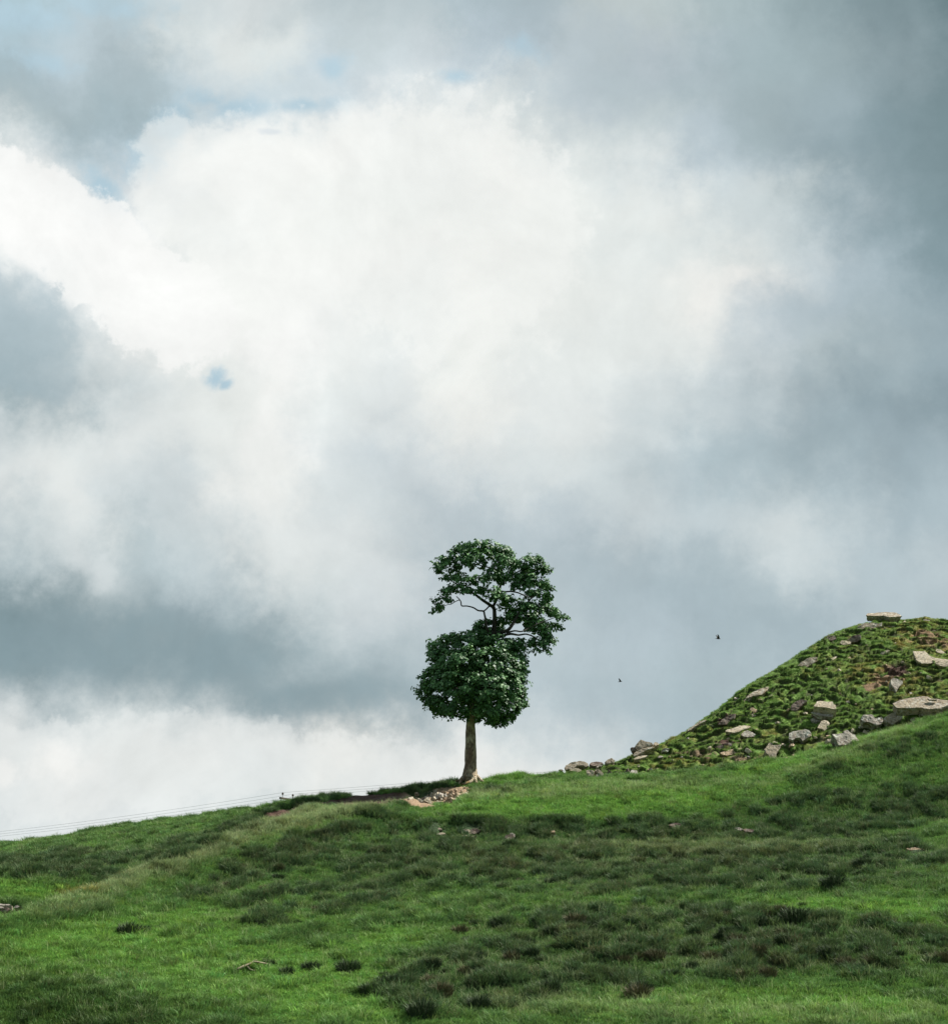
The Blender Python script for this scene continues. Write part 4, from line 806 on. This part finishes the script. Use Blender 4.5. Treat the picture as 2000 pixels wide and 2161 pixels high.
# outcrop in the brow of the slope
GB = 'stones in the brow of the grass slope'
rock('upper pale flake of the brow outcrop', 'G', [(300,160),(340,148),(400,158),(426,176),(380,180),(330,172)], 42, 0, 0.2, M_rock, group=GB)
rock('lower pale flake overhanging the dark brow', 'G', [(300,234),(350,214),(420,206),(456,218),(460,236),(400,242),(340,244)], 38, 0, 0.2, M_rock, dy=-0.3, group=GB)
rock('grey left cheek of the split outcrop rock', 'G', [(668,176),(700,166),(756,172),(744,204),(710,210),(676,200)], 60, -10, 0.4, M_rock, dy=-0.2, group=GB)
rock('dark right half of the split outcrop rock', 'G', [(750,190),(780,168),(850,156),(896,184),(870,210),(810,236),(760,226)], 66, 0, 0.45, M_rockd, dy=-0.25, group=GB)
rock('long flaky stone below the split outcrop rock', 'G', [(640,252),(700,240),(780,256),(850,240),(800,266),(760,276),(690,266)], 44, 0, 0.2, M_rock, dy=-0.3, group=GB)
rock('round brown boulder with a white chip right of the outcrop', 'G', [(1186,250),(1220,238),(1290,246),(1306,276),(1280,298),(1210,296),(1186,276)], 72, 0, 0.4, M_rockd, dy=-0.3, group=GB)
rock('white chip on top of the round brown boulder', 'G', [(1240,226),(1270,214),(1310,232),(1316,270),(1296,266),(1284,240)], 66, 20, 0.15, M_rockw, dy=-0.35, group=GB)
rock('mossy yellow stone at the right end of the brow', 'G', [(1690,236),(1740,190),(1790,180),(1800,206),(1740,222)], 54, 0, 0.3, M_rocko, dy=-0.1, group=GB)
rock('brown flat stone in the grass brow right of centre', 'P', [(1408,1742),(1425,1736),(1446,1739),(1440,1744),(1420,1745)], 46, 0, 0.2, M_rockd, group=GB)
rock('white end of the lichened ledge on the right slope', 'P', [(1548,1749),(1552,1744),(1560,1745),(1567,1750),(1562,1754),(1553,1753)], 60, 0, 0.3, M_rockw, dy=-0.1, group=GB)
rock('speckled ledge stone right of the white end', 'P', [(1564,1751),(1574,1748),(1590,1750),(1603,1752),(1605,1756),(1590,1757),(1572,1755)], 56, 0, 0.3, M_rockd, dy=-0.1, group=GB)
rock('small orange stone alone in the rushy slope', 'P', [(1406,1806),(1411,1801),(1419,1802),(1416,1808),(1409,1809)], 56, 0, 0.2, M_rocko, group=GB)
rock('pale flat stone half sunk in the far right slope', 'P', [(1910,1791),(1930,1789),(1952,1791),(1940,1794),(1918,1794)], 40, 0, 0.15, M_rocko, group=GB)
rock('pale flat stone below the red soil bank', 'P', [(755,1697),(764,1694),(774,1695),(772,1699),(760,1699)], 50, 0, 0.2, M_rockp, group=GB)
# stones at the far left edge
GL = 'stones below the knoll at the left edge'
rock('grey cap stone of the heap at the left edge', 'H', [(-60,380),(0,364),(80,362),(160,368),(190,386),(120,392),(40,390),(-60,400)], 40, 0, 0.2, M_rockw, dy=-0.3, group=GL, D=64.8)
rock('white block in the dark hollow at the left edge', 'H', [(-40,420),(0,402),(60,412),(70,436),(20,444),(-40,440)], 68, 0, 0.3, M_rockw, group=GL, D=64.5)
rock('brown block under the white one at the left edge', 'H', [(10,480),(60,440),(130,442),(180,460),(120,490),(50,500)], 68, 0, 0.35, M_rockd, group=GL, D=64.3)
rock('narrow upright grey stone in the left edge heap', 'H', [(186,400),(204,390),(218,430),(212,476),(196,466),(190,430)], 74, 8, 0.25, M_rock, group=GL, D=64.4)
rock('pale pointed stone right of the left edge heap', 'H', [(232,430),(246,398),(290,386),(320,404),(400,404),(330,412),(270,434)], 60, 0, 0.25, M_rockw, group=GL, D=64.6)
# pebbly scatter on the mound
peb = []
for i in range(6):
    me_, c_ = rock_mesh([Vector((0.12*math.cos(a+random.uniform(-.2,.2))*random.uniform(.7,1.2), 0.10*math.sin(a)*random.uniform(.7,1.2), 0)) for a in [k*math.pi/3 for k in range(6)]], Vector((0,0,1)), 0.14, 90+i, 0.012, 0.8, random.choice([M_rockp, M_rockw, M_rocko]), 0.01); peb.append(me_)
for i in range(95):
    px = random.uniform(1260, 2040)
    top = float(np.interp(px, _FX, FT['S'][0])); bot = float(np.interp(px, _FX, FT['C'][0]))
    row = random.uniform(top+14, bot-3) if i % 2 else bot - abs(random.gauss(0, 26)) - 3
    if row < top+8: continue
    p = hit(px, row, 93, 115); o = bpy.data.objects.new('small_stone', random.choice(peb)); s = random.choice([0.7, 0.8, 0.9, 1.1, 1.4, 1.9])
    o.location = p + Vector((0, -0.03, 0.05)); o.rotation_euler = (random.uniform(0.3, 0.9), random.uniform(-.3, .3), random.random()*6.28); o.scale = (s*random.uniform(.8,1.5), s, s*random.uniform(.6,1)); link(o)
    kindw = {'pale_sandstone': 'pale tan', 'white_lichened_sandstone': 'whitish', 'orange_sandstone': 'orange brown'}[o.data.materials[0].name]
    where = 'high up near the summit' if row < 1440 else ('on the right flank' if px > 1700 else ('on the middle flank' if px > 1500 else 'on the low left flank'))
    tag(o, 'small %s loose stone in the turf %s of the mound' % (kindw, where), 'stone', 'small %s stones %s' % (kindw, where))
# rubble in the pale eroded face under the tree
for i in range(120):
    px = random.gauss(922, 38); row = 1686 - (px-925)*0.18 + random.gauss(0, 7)
    p = hit(px, row, 84, 97); o = bpy.data.objects.new('scree_stone', peb[i % 6]); s = random.choice([0.5, 0.7, 0.9, 1.2, 1.7])
    o.location = p; o.rotation_euler = (random.random()*3, random.random()*3, random.random()*6); o.scale = (s, s, s); link(o)
    kw_ = {'pale_sandstone': 'tan', 'white_lichened_sandstone': 'grey white', 'orange_sandstone': 'orange'}[o.data.materials[0].name]; sz_ = 'big' if s > 1.1 else 'small'; sd_ = 'nearer the trunk' if px > 922 else 'at its left end'
    tag(o, '%s %s loose stone in the eroded bank left of tree, %s' % (sz_, kw_, sd_), 'stone', '%s %s stones in the eroded face %s' % (sz_, kw_, sd_))

# ------------------------------------------------------------------ the sycamore
TY = 95.4
tb = hit(990, 1654, 88, 97); TY = tb.y if abs(tb.y-95.4) < 1.5 else 95.4
TB = Vector((P(990, 1654, TY).x, TY, float(hz(P(990,1654,TY).x, TY)[0]) - 0.05))
tree = bpy.data.objects.new('sycamore_tree', None); tree.location = TB; link(tree); tree.empty_display_size = 1
tag(tree, 'lone sycamore with a round lower crown and a leaning upper crown on the hill ridge', 'tree')
def tp(cx, cy, dy=0.0):
    """tree space point from the enlarged view of the tree"""
    return P(840+cx/3.503, 1110+cy/3.503, TY+dy) - TB
def tube(path, segs=10, flare=None, close=True):
    """path: list of (Vector, radius); returns verts, faces"""
    V = []; Fc = []; n = len(path); up = Vector((0.13, 1, 0.05))
    for i, (p, r) in enumerate(path):
        t = (path[min(i+1, n-1)][0]-path[max(i-1, 0)][0]).normalized(); a = t.cross(up).normalized(); b = a.cross(t)
        for k in range(segs):
            an = 2*math.pi*k/segs; rr = r*(1 + (flare(i, an) if flare else 0.0))
            V.append(p + (a*math.cos(an)+b*math.sin(an))*rr)
    for i in range(n-1):
        for k in range(segs): Fc.append((i*segs+k, i*segs+(k+1) % segs, (i+1)*segs+(k+1) % segs, (i+1)*segs+k))
    if close: Fc.append(tuple(range(segs))[::-1]); Fc.append(tuple((n-1)*segs+k for k in range(segs)))
    return V, Fc
def smooth_path(pts, sub=4):
    out = []; n = len(pts)
    for i in range(n-1):
        p0, p1, p2, p3 = pts[max(i-1,0)], pts[i], pts[i+1], pts[min(i+2, n-1)]
        for s in range(sub):
            t = s/sub
            q = 0.5*((2*p1[0]) + (p2[0]-p0[0])*t + (2*p0[0]-5*p1[0]+4*p2[0]-p3[0])*t*t + (3*p1[0]-p0[0]-3*p2[0]+p3[0])*t**3)
            out.append((q, p1[1]*(1-t)+p2[1]*t))
    out.append(pts[-1]); return out
PXM = TY/F/3.503*1.0      # metres per pixel of the enlarged view
def limb(name, pts, segs=8, sub=4, flare=None, label=None, jitter=0.0):
    pth = smooth_path([(tp(c[0], c[1], c[3] if len(c) > 3 else 0.0), c[2]*PXM) for c in pts], sub)
    if jitter: pth = [(p+Vector((random.uniform(-1,1), random.uniform(-1,1), random.uniform(-1,1)))*jitter, r) for p, r in pth]
    V, Fc = tube(pth, segs, flare); me = mesh_from(name, V, Fc, [M_bark], True)
    o = link(bpy.data.objects.new(name, me), tree)
    if label: o['label'] = label
    return o
def fl(i, an):
    k = max(0, 1-i/9.0)
    return k*k*(0.16*math.sin(3*an+0.6)+0.20*math.sin(5*an+1.9)+0.10*math.sin(8*an)) + 0.03*math.sin(4*an+i*0.7)
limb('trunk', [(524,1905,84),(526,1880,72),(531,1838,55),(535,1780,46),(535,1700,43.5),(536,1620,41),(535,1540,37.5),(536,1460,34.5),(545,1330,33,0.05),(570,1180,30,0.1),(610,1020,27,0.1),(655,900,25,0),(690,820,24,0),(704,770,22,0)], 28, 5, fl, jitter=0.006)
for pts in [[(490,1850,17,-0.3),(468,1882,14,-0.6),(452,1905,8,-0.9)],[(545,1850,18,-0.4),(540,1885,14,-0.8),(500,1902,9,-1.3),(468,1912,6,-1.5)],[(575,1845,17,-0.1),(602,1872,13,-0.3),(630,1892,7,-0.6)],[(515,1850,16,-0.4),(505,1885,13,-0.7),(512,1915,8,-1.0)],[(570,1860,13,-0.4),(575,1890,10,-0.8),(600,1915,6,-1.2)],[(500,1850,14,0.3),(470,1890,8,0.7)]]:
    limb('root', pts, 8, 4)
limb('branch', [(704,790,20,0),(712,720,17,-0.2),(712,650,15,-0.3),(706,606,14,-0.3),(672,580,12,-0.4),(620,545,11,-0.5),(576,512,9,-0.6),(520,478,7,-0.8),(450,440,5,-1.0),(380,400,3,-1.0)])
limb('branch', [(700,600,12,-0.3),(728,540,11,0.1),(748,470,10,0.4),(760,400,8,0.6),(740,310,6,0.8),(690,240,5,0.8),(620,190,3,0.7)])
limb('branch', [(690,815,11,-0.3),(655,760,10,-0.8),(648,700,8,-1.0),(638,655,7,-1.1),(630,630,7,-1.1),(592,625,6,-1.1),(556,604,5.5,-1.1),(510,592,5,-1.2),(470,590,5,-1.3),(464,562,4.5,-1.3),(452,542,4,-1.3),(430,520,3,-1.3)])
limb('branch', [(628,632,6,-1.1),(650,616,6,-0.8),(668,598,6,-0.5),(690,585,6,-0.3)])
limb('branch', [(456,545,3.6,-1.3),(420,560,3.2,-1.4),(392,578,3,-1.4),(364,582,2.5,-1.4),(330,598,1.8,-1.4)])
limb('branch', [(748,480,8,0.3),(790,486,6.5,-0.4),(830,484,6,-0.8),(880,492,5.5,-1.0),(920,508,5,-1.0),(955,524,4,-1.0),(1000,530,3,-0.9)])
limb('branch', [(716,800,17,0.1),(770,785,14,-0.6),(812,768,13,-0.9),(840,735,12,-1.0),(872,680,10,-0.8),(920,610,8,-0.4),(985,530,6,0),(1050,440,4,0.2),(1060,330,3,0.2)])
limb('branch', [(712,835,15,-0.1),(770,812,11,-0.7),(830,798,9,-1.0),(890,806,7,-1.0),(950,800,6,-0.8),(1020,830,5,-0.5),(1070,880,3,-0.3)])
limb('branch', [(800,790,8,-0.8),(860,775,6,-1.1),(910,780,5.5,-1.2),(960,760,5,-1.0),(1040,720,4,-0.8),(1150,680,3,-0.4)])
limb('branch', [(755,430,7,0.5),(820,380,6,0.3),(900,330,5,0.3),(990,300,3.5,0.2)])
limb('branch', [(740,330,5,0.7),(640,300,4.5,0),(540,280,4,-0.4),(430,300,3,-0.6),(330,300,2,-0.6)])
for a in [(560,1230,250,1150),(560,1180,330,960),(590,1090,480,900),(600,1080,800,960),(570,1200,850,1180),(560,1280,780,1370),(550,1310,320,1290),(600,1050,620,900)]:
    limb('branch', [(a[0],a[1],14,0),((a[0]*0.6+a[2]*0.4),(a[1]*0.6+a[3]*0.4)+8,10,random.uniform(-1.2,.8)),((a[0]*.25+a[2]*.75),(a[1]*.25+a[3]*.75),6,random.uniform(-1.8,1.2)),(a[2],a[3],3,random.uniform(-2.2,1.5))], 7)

def leaf_cloud(lobes, seed, dens, size=0.138, hollow=0.5):
    """sycamore leaves in drooping rosettes set through the outer part of each lobe"""
    rng = np.random.default_rng(seed); C0 = []; Nn = []; Br = []
    for lb in lobes:
        cx, cy, rx, ry = lb[:4]; dy = lb[4] if len(lb) > 4 else 0.0; rd = lb[5] if len(lb) > 5 else min(rx, ry)*1.15; dn = lb[6] if len(lb) > 6 else 1.0
        c = np.array(tp(cx, cy, dy)); R = np.array([rx, rd, ry])*PXM
        n0 = max(3, int(dens*dn*(R[0]*R[2]+R[0]*R[1]+R[1]*R[2])/3*4/6)); n = n0*6
        d = rng.normal(size=(n0, 3)); d /= np.linalg.norm(d, axis=1)[:,None]; d = np.repeat(d, 6, 0)
        r = (hollow + (1-hollow)*np.repeat(rng.random(n0)**0.55, 6))
        # knobbly outline: some rosettes stand out, others sink back
        k = np.array([mnoise.noise(Vector(tuple(v*2.3))+Vector((seed, cx*.01, cy*.01))) for v in d])
        r = r*(1+0.20*k)
        C0.append(c + d*R*r[:,None]*0.97 + rng.normal(0, 0.11, (n, 3))*np.array([1.15, 1.15, 0.75])); nn = d/np.maximum(R, 0.1); nn /= np.linalg.norm(nn, axis=1)[:,None]; Nn.append(nn); Br.append(np.repeat(rng.random(n0), 6))
    C0 = np.concatenate(C0); Nn = np.concatenate(Nn); Br = np.concatenate(Br); m = len(C0)
    K = 6; tot = m*K
    base = np.repeat(C0, K, 0); nn = np.repeat(Nn, K, 0)
    ph = rng.random(m)[:,None]*6.28 + np.arange(K)[None]*6.28/K + rng.normal(0, 0.25, (m, K)); ph = ph.ravel()
    ax = nn*0.55 + np.array([0, -0.12, 0.62]) + rng.normal(0, 0.22, (tot, 3)); ax /= np.linalg.norm(ax, axis=1)[:,None]
    ref = np.tile(np.array([[0.3, 0.9, 0.1]]), (tot, 1)); a = np.cross(ax, ref); a /= np.linalg.norm(a, axis=1)[:,None]; b = np.cross(ax, a)
    dr = a*np.cos(ph)[:,None] + b*np.sin(ph)[:,None]                      # leaf direction in rosette plane
    droop = rng.uniform(0.15, 0.75, tot)[:,None]
    out = dr*(1-0.35*droop) + np.array([0, 0, -1.0])*droop; out /= np.linalg.norm(out, axis=1)[:,None]
    sd = np.cross(ax, out); sd /= np.linalg.norm(sd, axis=1)[:,None]; up = np.cross(out, sd)
    L = size*np.exp(rng.normal(0, 0.25, tot))[:,None]
    o = base + dr*0.05 + rng.normal(0, 0.035, (tot, 3))
    # seven-point palmate outline
    pts = [(0, 0, 0), (0.30, 0.48, -0.05), (0.62, 0.36, -0.10), (1.0, 0.0, -0.20), (0.62, -0.36, -0.10), (0.30, -0.48, -0.05)]
    V = np.stack([o + out*L*p[0] + sd*L*p[1] + up*L*p[2] for p in pts], 1).reshape(-1, 3)
    i0 = np.arange(tot)*6
    Fq = np.concatenate([np.stack([i0, i0+1, i0+2, i0+3], 1), np.stack([i0, i0+3, i0+4, i0+5], 1)])
    bv = np.clip(0.45 + 0.40*(np.repeat(Br, K)-0.5) + rng.normal(0, 0.20, tot), 0, 1)
    return V, Fq, np.repeat(bv, 6)
def crown(name, lobes, seed, dens, label, **k):
    V, Fq, bv = leaf_cloud(lobes, seed, dens, **k); me = mesh_from(name, V, Fq, [M_leaf]); at = me.attributes.new('bv', 'FLOAT', 'POINT'); at.data.foreach_set('value', bv.astype(np.float32))
    o = link(bpy.data.objects.new(name, me), tree); o['label'] = label; o['kind'] = 'stuff'; return o
LOW = [(300,880,80,75,0,90),(345,840,45,45,0,60),(440,830,70,55,0,90),(500,870,120,85,-0.9,110),(600,860,110,80,0.4,130),(730,880,130,80,-0.6,120),(830,880,80,60,0,90),(880,960,70,70,0.2,100),(905,1060,52,80,0,120),
       (270,950,60,60,0,80),(330,1000,110,110,-0.8,120),(500,1010,150,130,-1.8,120),(680,1010,150,130,-1.9,120),(820,1060,110,120,-1.2,130),(230,1080,60,55,0,90),(210,1160,75,75,0,100),(320,1150,120,110,-1.2,120),(480,1160,150,130,-2.2,110),(660,1170,150,130,-2.4,110),(810,1200,110,110,-1.4,120),(900,1180,58,80,0,110),
       (225,1260,60,55,0,80),(280,1320,85,75,-0.3,110),(400,1300,120,95,-1.3,120),(560,1310,120,90,-1.8,110),(700,1320,120,95,-1.7,110),(820,1320,95,85,-0.8,110),(900,1290,55,65,0,80),(370,1370,70,40,0,80),(660,1410,90,55,-0.4,100),(740,1430,80,42,0,90),(820,1400,50,42,0,70),(490,1400,40,35,-0.7,50,0.8),(600,1400,60,45,0.6,70),
       (450,1060,210,190,1.6,130,0.7),(700,1080,200,190,1.7,130,0.7),(550,1220,230,140,2.0,110,0.6),(165,1200,35,35,0,60),(540,1150,150,150,0.2,200,0.5)]
UPP = [(560,150,110,50,0,110),(480,170,80,55,-0.5,90),(660,150,90,50,0.2,110),(420,210,80,50,0,90),(350,250,75,50,-0.2,80),(285,300,52,32,-0.4,60),(300,340,35,30,-0.4,50,0.8),(400,290,80,50,0.4,80,0.8),(500,240,100,55,-0.9,80),(620,220,100,55,-0.9,80),(740,190,90,55,0,110),(820,220,65,45,0.1,90),
       (360,385,40,25,-0.5,50,0.7),(420,380,50,32,-0.4,60,0.7),(490,350,70,38,0.2,60,0.5),(580,310,80,45,0.3,60,0.5),(790,270,110,60,-0.6,110),(880,290,80,55,0,100),(960,270,70,48,0,90),(1040,270,70,45,0,80),(1085,320,45,45,0,70),(1010,340,90,50,0.4,90),(700,340,90,55,-0.6,80),(620,390,100,40,-1.2,70),(540,410,70,35,-1.2,60),(740,390,90,45,0,90),(860,380,110,55,0.4,110),
       (980,410,100,55,0,110),(1080,430,70,48,0,90),(1120,490,55,50,0,80),(1090,540,70,42,0.2,80),(1000,480,90,50,-0.3,90),(900,440,80,35,0.3,80),(480,440,80,32,-0.9,60),(400,460,70,35,-0.9,60),(350,500,55,38,-1.0,55),(300,550,38,32,-1.1,50),(290,592,34,26,-1.2,45),(370,540,45,25,-1.0,45),(520,475,70,26,-1.0,50,0.9),(620,460,70,32,-1.2,60),(700,480,80,38,-1.2,70),(690,525,65,28,-1.3,55),(780,520,50,40,-1.3,60),
       (770,570,60,40,-0.7,60),(830,560,60,48,-0.8,70),(920,590,80,48,-0.3,90),(1010,590,80,42,0,90),(1000,640,100,45,-0.3,90),(1090,620,80,38,0,80),(1160,630,65,38,0,70),(1200,670,45,42,0,60),(1180,730,55,42,0,60),(900,660,80,48,-0.4,90),(820,640,60,40,-0.4,70),(790,700,70,35,-0.2,70),(730,720,40,32,0.4,60),(960,720,80,42,0,80),(1060,710,80,42,-0.3,80),(1100,780,75,48,0,80),(1010,780,70,40,0,70,0.8),
       (1130,850,45,42,0,60),(1060,860,70,42,0,70),(990,870,60,40,0,60),(1020,915,45,30,0,50),(1090,905,50,26,0,50),(930,840,45,38,0.2,55,0.8),(620,720,60,32,-0.2,70),(680,710,40,26,0.3,55),(590,765,60,38,-0.3,70),(650,770,70,42,-0.3,80),(550,790,40,30,0,60),(720,780,50,32,0.6,70),(900,700,60,40,0.8,70)]
crown('crown', LOW, 11, 62, 'dense round lower crown of dark green leaves')
crown('crown', UPP, 12, 50, 'open upper crown of flat leafy pads leaning right', hollow=0.2)

# ------------------------------------------------------------------ power line behind the ridge
M_wood = mat_simple('creosoted_pole', (0.06, 0.045, 0.035)); M_porc = mat_simple('brown_porcelain', (0.05, 0.03, 0.025), 0.3); M_wire = mat_simple('weathered_wire', (0.10, 0.11, 0.12), 0.5)
def pole(loc, arm_dir, label):
    """loc: top of the middle insulator's foot on the cross-arm"""
    g = float(hz(loc.x, loc.y)[0]); r = bpy.data.objects.new('power_pole', None); r.location = (loc.x, loc.y, g-0.1); link(r); tag(r, label, 'power pole', 'power poles of the line behind the hill')
    H = loc.z-g+0.1; h = Vector((0, 0, 1))
    V, Fc = tube([(Vector((0,0,0)), 0.15), (Vector((0,0,H*0.5)), 0.13), (Vector((0,0,H-0.06)), 0.10)], 12); link(bpy.data.objects.new('pole_shaft', mesh_from('pole_shaft', V, Fc, [M_wood], True)), r)
    bm = bmesh.new(); bmesh.ops.create_cube(bm, size=1); A = Matrix.Rotation(math.atan2(arm_dir.y, arm_dir.x), 4, 'Z')
    bmesh.ops.scale(bm, vec=(2.75, 0.12, 0.14), verts=bm.verts); bmesh.ops.bevel(bm, geom=list(bm.edges), offset=0.012, segments=1, affect='EDGES')
    bmesh.ops.transform(bm, matrix=Matrix.Translation((0, 0, H)) @ A @ Matrix.Translation((0, 0.13, 0)), verts=bm.verts); m_ = bpy.data.meshes.new('crossarm'); bm.to_mesh(m_); bm.free(); m_.materials.append(M_wood); link(bpy.data.objects.new('crossarm', m_), r)
    tops = []
    for k in (-1, 0, 1):
        b = Vector((arm_dir.x*1.2*k, arm_dir.y*1.2*k, H+0.06))
        prof = [(0, 0.016), (0.18, 0.016), (0.181, 0.045), (0.205, 0.085), (0.235, 0.06), (0.245, 0.085), (0.28, 0.085), (0.32, 0.05), (0.345, 0.055), (0.36, 0.02)]
        V, Fc = tube([(b+h*a, q) for a, q in prof], 12); link(bpy.data.objects.new('insulator', mesh_from('insulator', V, Fc, [M_porc])), r); tops.append(Vector((loc.x, loc.y, g-0.1))+b+h*0.35)
    return tops
ad = Vector((0.55, 0.83, 0)).normalized()
p0 = P(618, 1687.5, 125.0)
T0 = pole(p0, ad, 'power pole behind the ridge with three insulators just showing over the grass')
pl_ = Vector((-62, 158, P(0,1757,142).z-0.3)); TL = pole(pl_, ad, 'power pole standing beyond the left edge behind the hill')
pr_ = Vector((62, 127, 24.5)); TR = pole(pr_, ad, 'power pole standing behind the rocky mound')
WL = ['upper power wire running down left from the pole', 'middle power wire running down left from the pole', 'lower power wire running down left from the pole', 'upper power wire running right behind the tree', 'middle power wire running right behind the tree', 'lower power wire running right behind the tree']
for q, (A_, B_) in enumerate([(T0[i], TL[i]) for i in range(3)] + [(T0[i], TR[i]) for i in range(3)]):
    pts = []
    for s in range(41):
        t = s/40; p = A_.lerp(B_, t); p.z -= 4*0.5*t*(1-t); pts.append((p, 0.0075))
    V, Fc = tube(pts, 5); tag(link(bpy.data.objects.new('power_wire', mesh_from('power_wire', V, Fc, [M_wire], True))), WL[q], 'wire', 'wires of the power line')

# ------------------------------------------------------------------ birds
M_bird = mat_simple('black_feathers', (0.012, 0.012, 0.014), 0.6)
def bird(px, row, y, span_px, bank, label, wing_up, heading):
    c = P(px, row, y); s = span_px*y/F/13.0      # body length is 13 units
    r = bpy.data.objects.new('flying_bird', None); r.location = c; r.rotation_euler = (0, bank, heading); r.scale = (s, s, s); link(r); tag(r, label, 'bird', 'birds flying left of the mound')
    V, Fc = tube([(Vector((-6,0,-0.2)),0.15),(Vector((-4.4,0,-0.1)),0.7),(Vector((-2,0,0)),1.0),(Vector((1,0,0.1)),1.25),(Vector((3.6,0,0.3)),1.0),(Vector((5,0,0.55)),0.8),(Vector((6,0,0.5)),0.45),(Vector((7,0,0.35)),0.08)], 10)
    link(bpy.data.objects.new('body', mesh_from('body', V, Fc, [M_bird], True)), r)
    tl = [(-7.6,-1.1,-0.25),(-7.6,1.1,-0.25),(-4.4,0.5,0.1),(-4.4,-0.5,0.1),(-7.6,-1.1,-0.4),(-7.6,1.1,-0.4),(-4.4,0.5,-0.3),(-4.4,-0.5,-0.3)]
    bf = [(0,1,2,3),(7,6,5,4),(0,4,5,1),(1,5,6,2),(2,6,7,3),(3,7,4,0)]
    link(bpy.data.objects.new('tail', mesh_from('tail', tl, bf, [M_bird])), r)
    for sd in (1, -1):
        ua = wing_up if sd == 1 else wing_up*0.86
        out = [(3.4,0.4),(2.9,3),(1.6,6),(-0.6,9),(-3.4,11.0),(-4.2,10.6),(-3.2,8.6),(-2.8,6),(-2.6,3.4),(-2.2,0.4)]
        top = []
        for (a, b) in out:
            bend = ua*(0.8+0.2*b/11); top.append((a, sd*(b*math.cos(bend)), b*math.sin(bend)+0.3))
        n_ = len(top); bot = [(a, b, c_-0.18) for a, b, c_ in top]; Fw = [tuple(range(n_)), tuple(range(2*n_-1, n_-1, -1))]+[(i, n_+i, n_+(i+1) % n_, (i+1) % n_) for i in range(n_)]
        link(bpy.data.objects.new('wing', mesh_from('wing', top+bot, Fw, [M_bird])), r)
bird(1514.5, 1348, 88, 12, 0.05, 'black bird with raised swept wings, the higher and right one of the two', math.radians(62), math.radians(12))
bird(1308, 1438.5, 90, 9, -0.08, 'black bird with steeply raised wings, the lower and left one of the two', math.radians(76), math.radians(-8))

# ------------------------------------------------------------------ dead branch on the left slope
M_dead = mat_simple('bleached_wood', (0.26, 0.22, 0.15), 0.8, 0.5)
A0 = hit(512, 2055, 44, 70); br_o = bpy.data.objects.new('dead_branch', None); br_o.location = A0; link(br_o); tag(br_o, 'pale bleached dead branch lying in the grass beside dark tussocks', 'branch')
def lp(px, row, up): return hit(px, row, 44, 70) + Vector((0, 0, up+0.08)) - A0
for nm, pp in (('stem', [(500,2060,0.10,0.03),(512,2056,0.12,0.045),(524,2053,0.15,0.04),(536,2050,0.17,0.035),(548,2049,0.16,0.025),(566,2049,0.13,0.012)]), ('twig', [(520,2053,0.12,0.03),(528,2056,0.06,0.02),(538,2057,0.05,0.012)]), ('twig', [(530,2052,0.16,0.02),(537,2050,0.22,0.012),(543,2049,0.24,0.006)])):
    V, Fc = tube(smooth_path([(lp(a, b, c_), r_) for a, b, c_, r_ in pp], 3), 8); link(bpy.data.objects.new(nm, mesh_from(nm, V, Fc, [M_dead], True)), br_o)
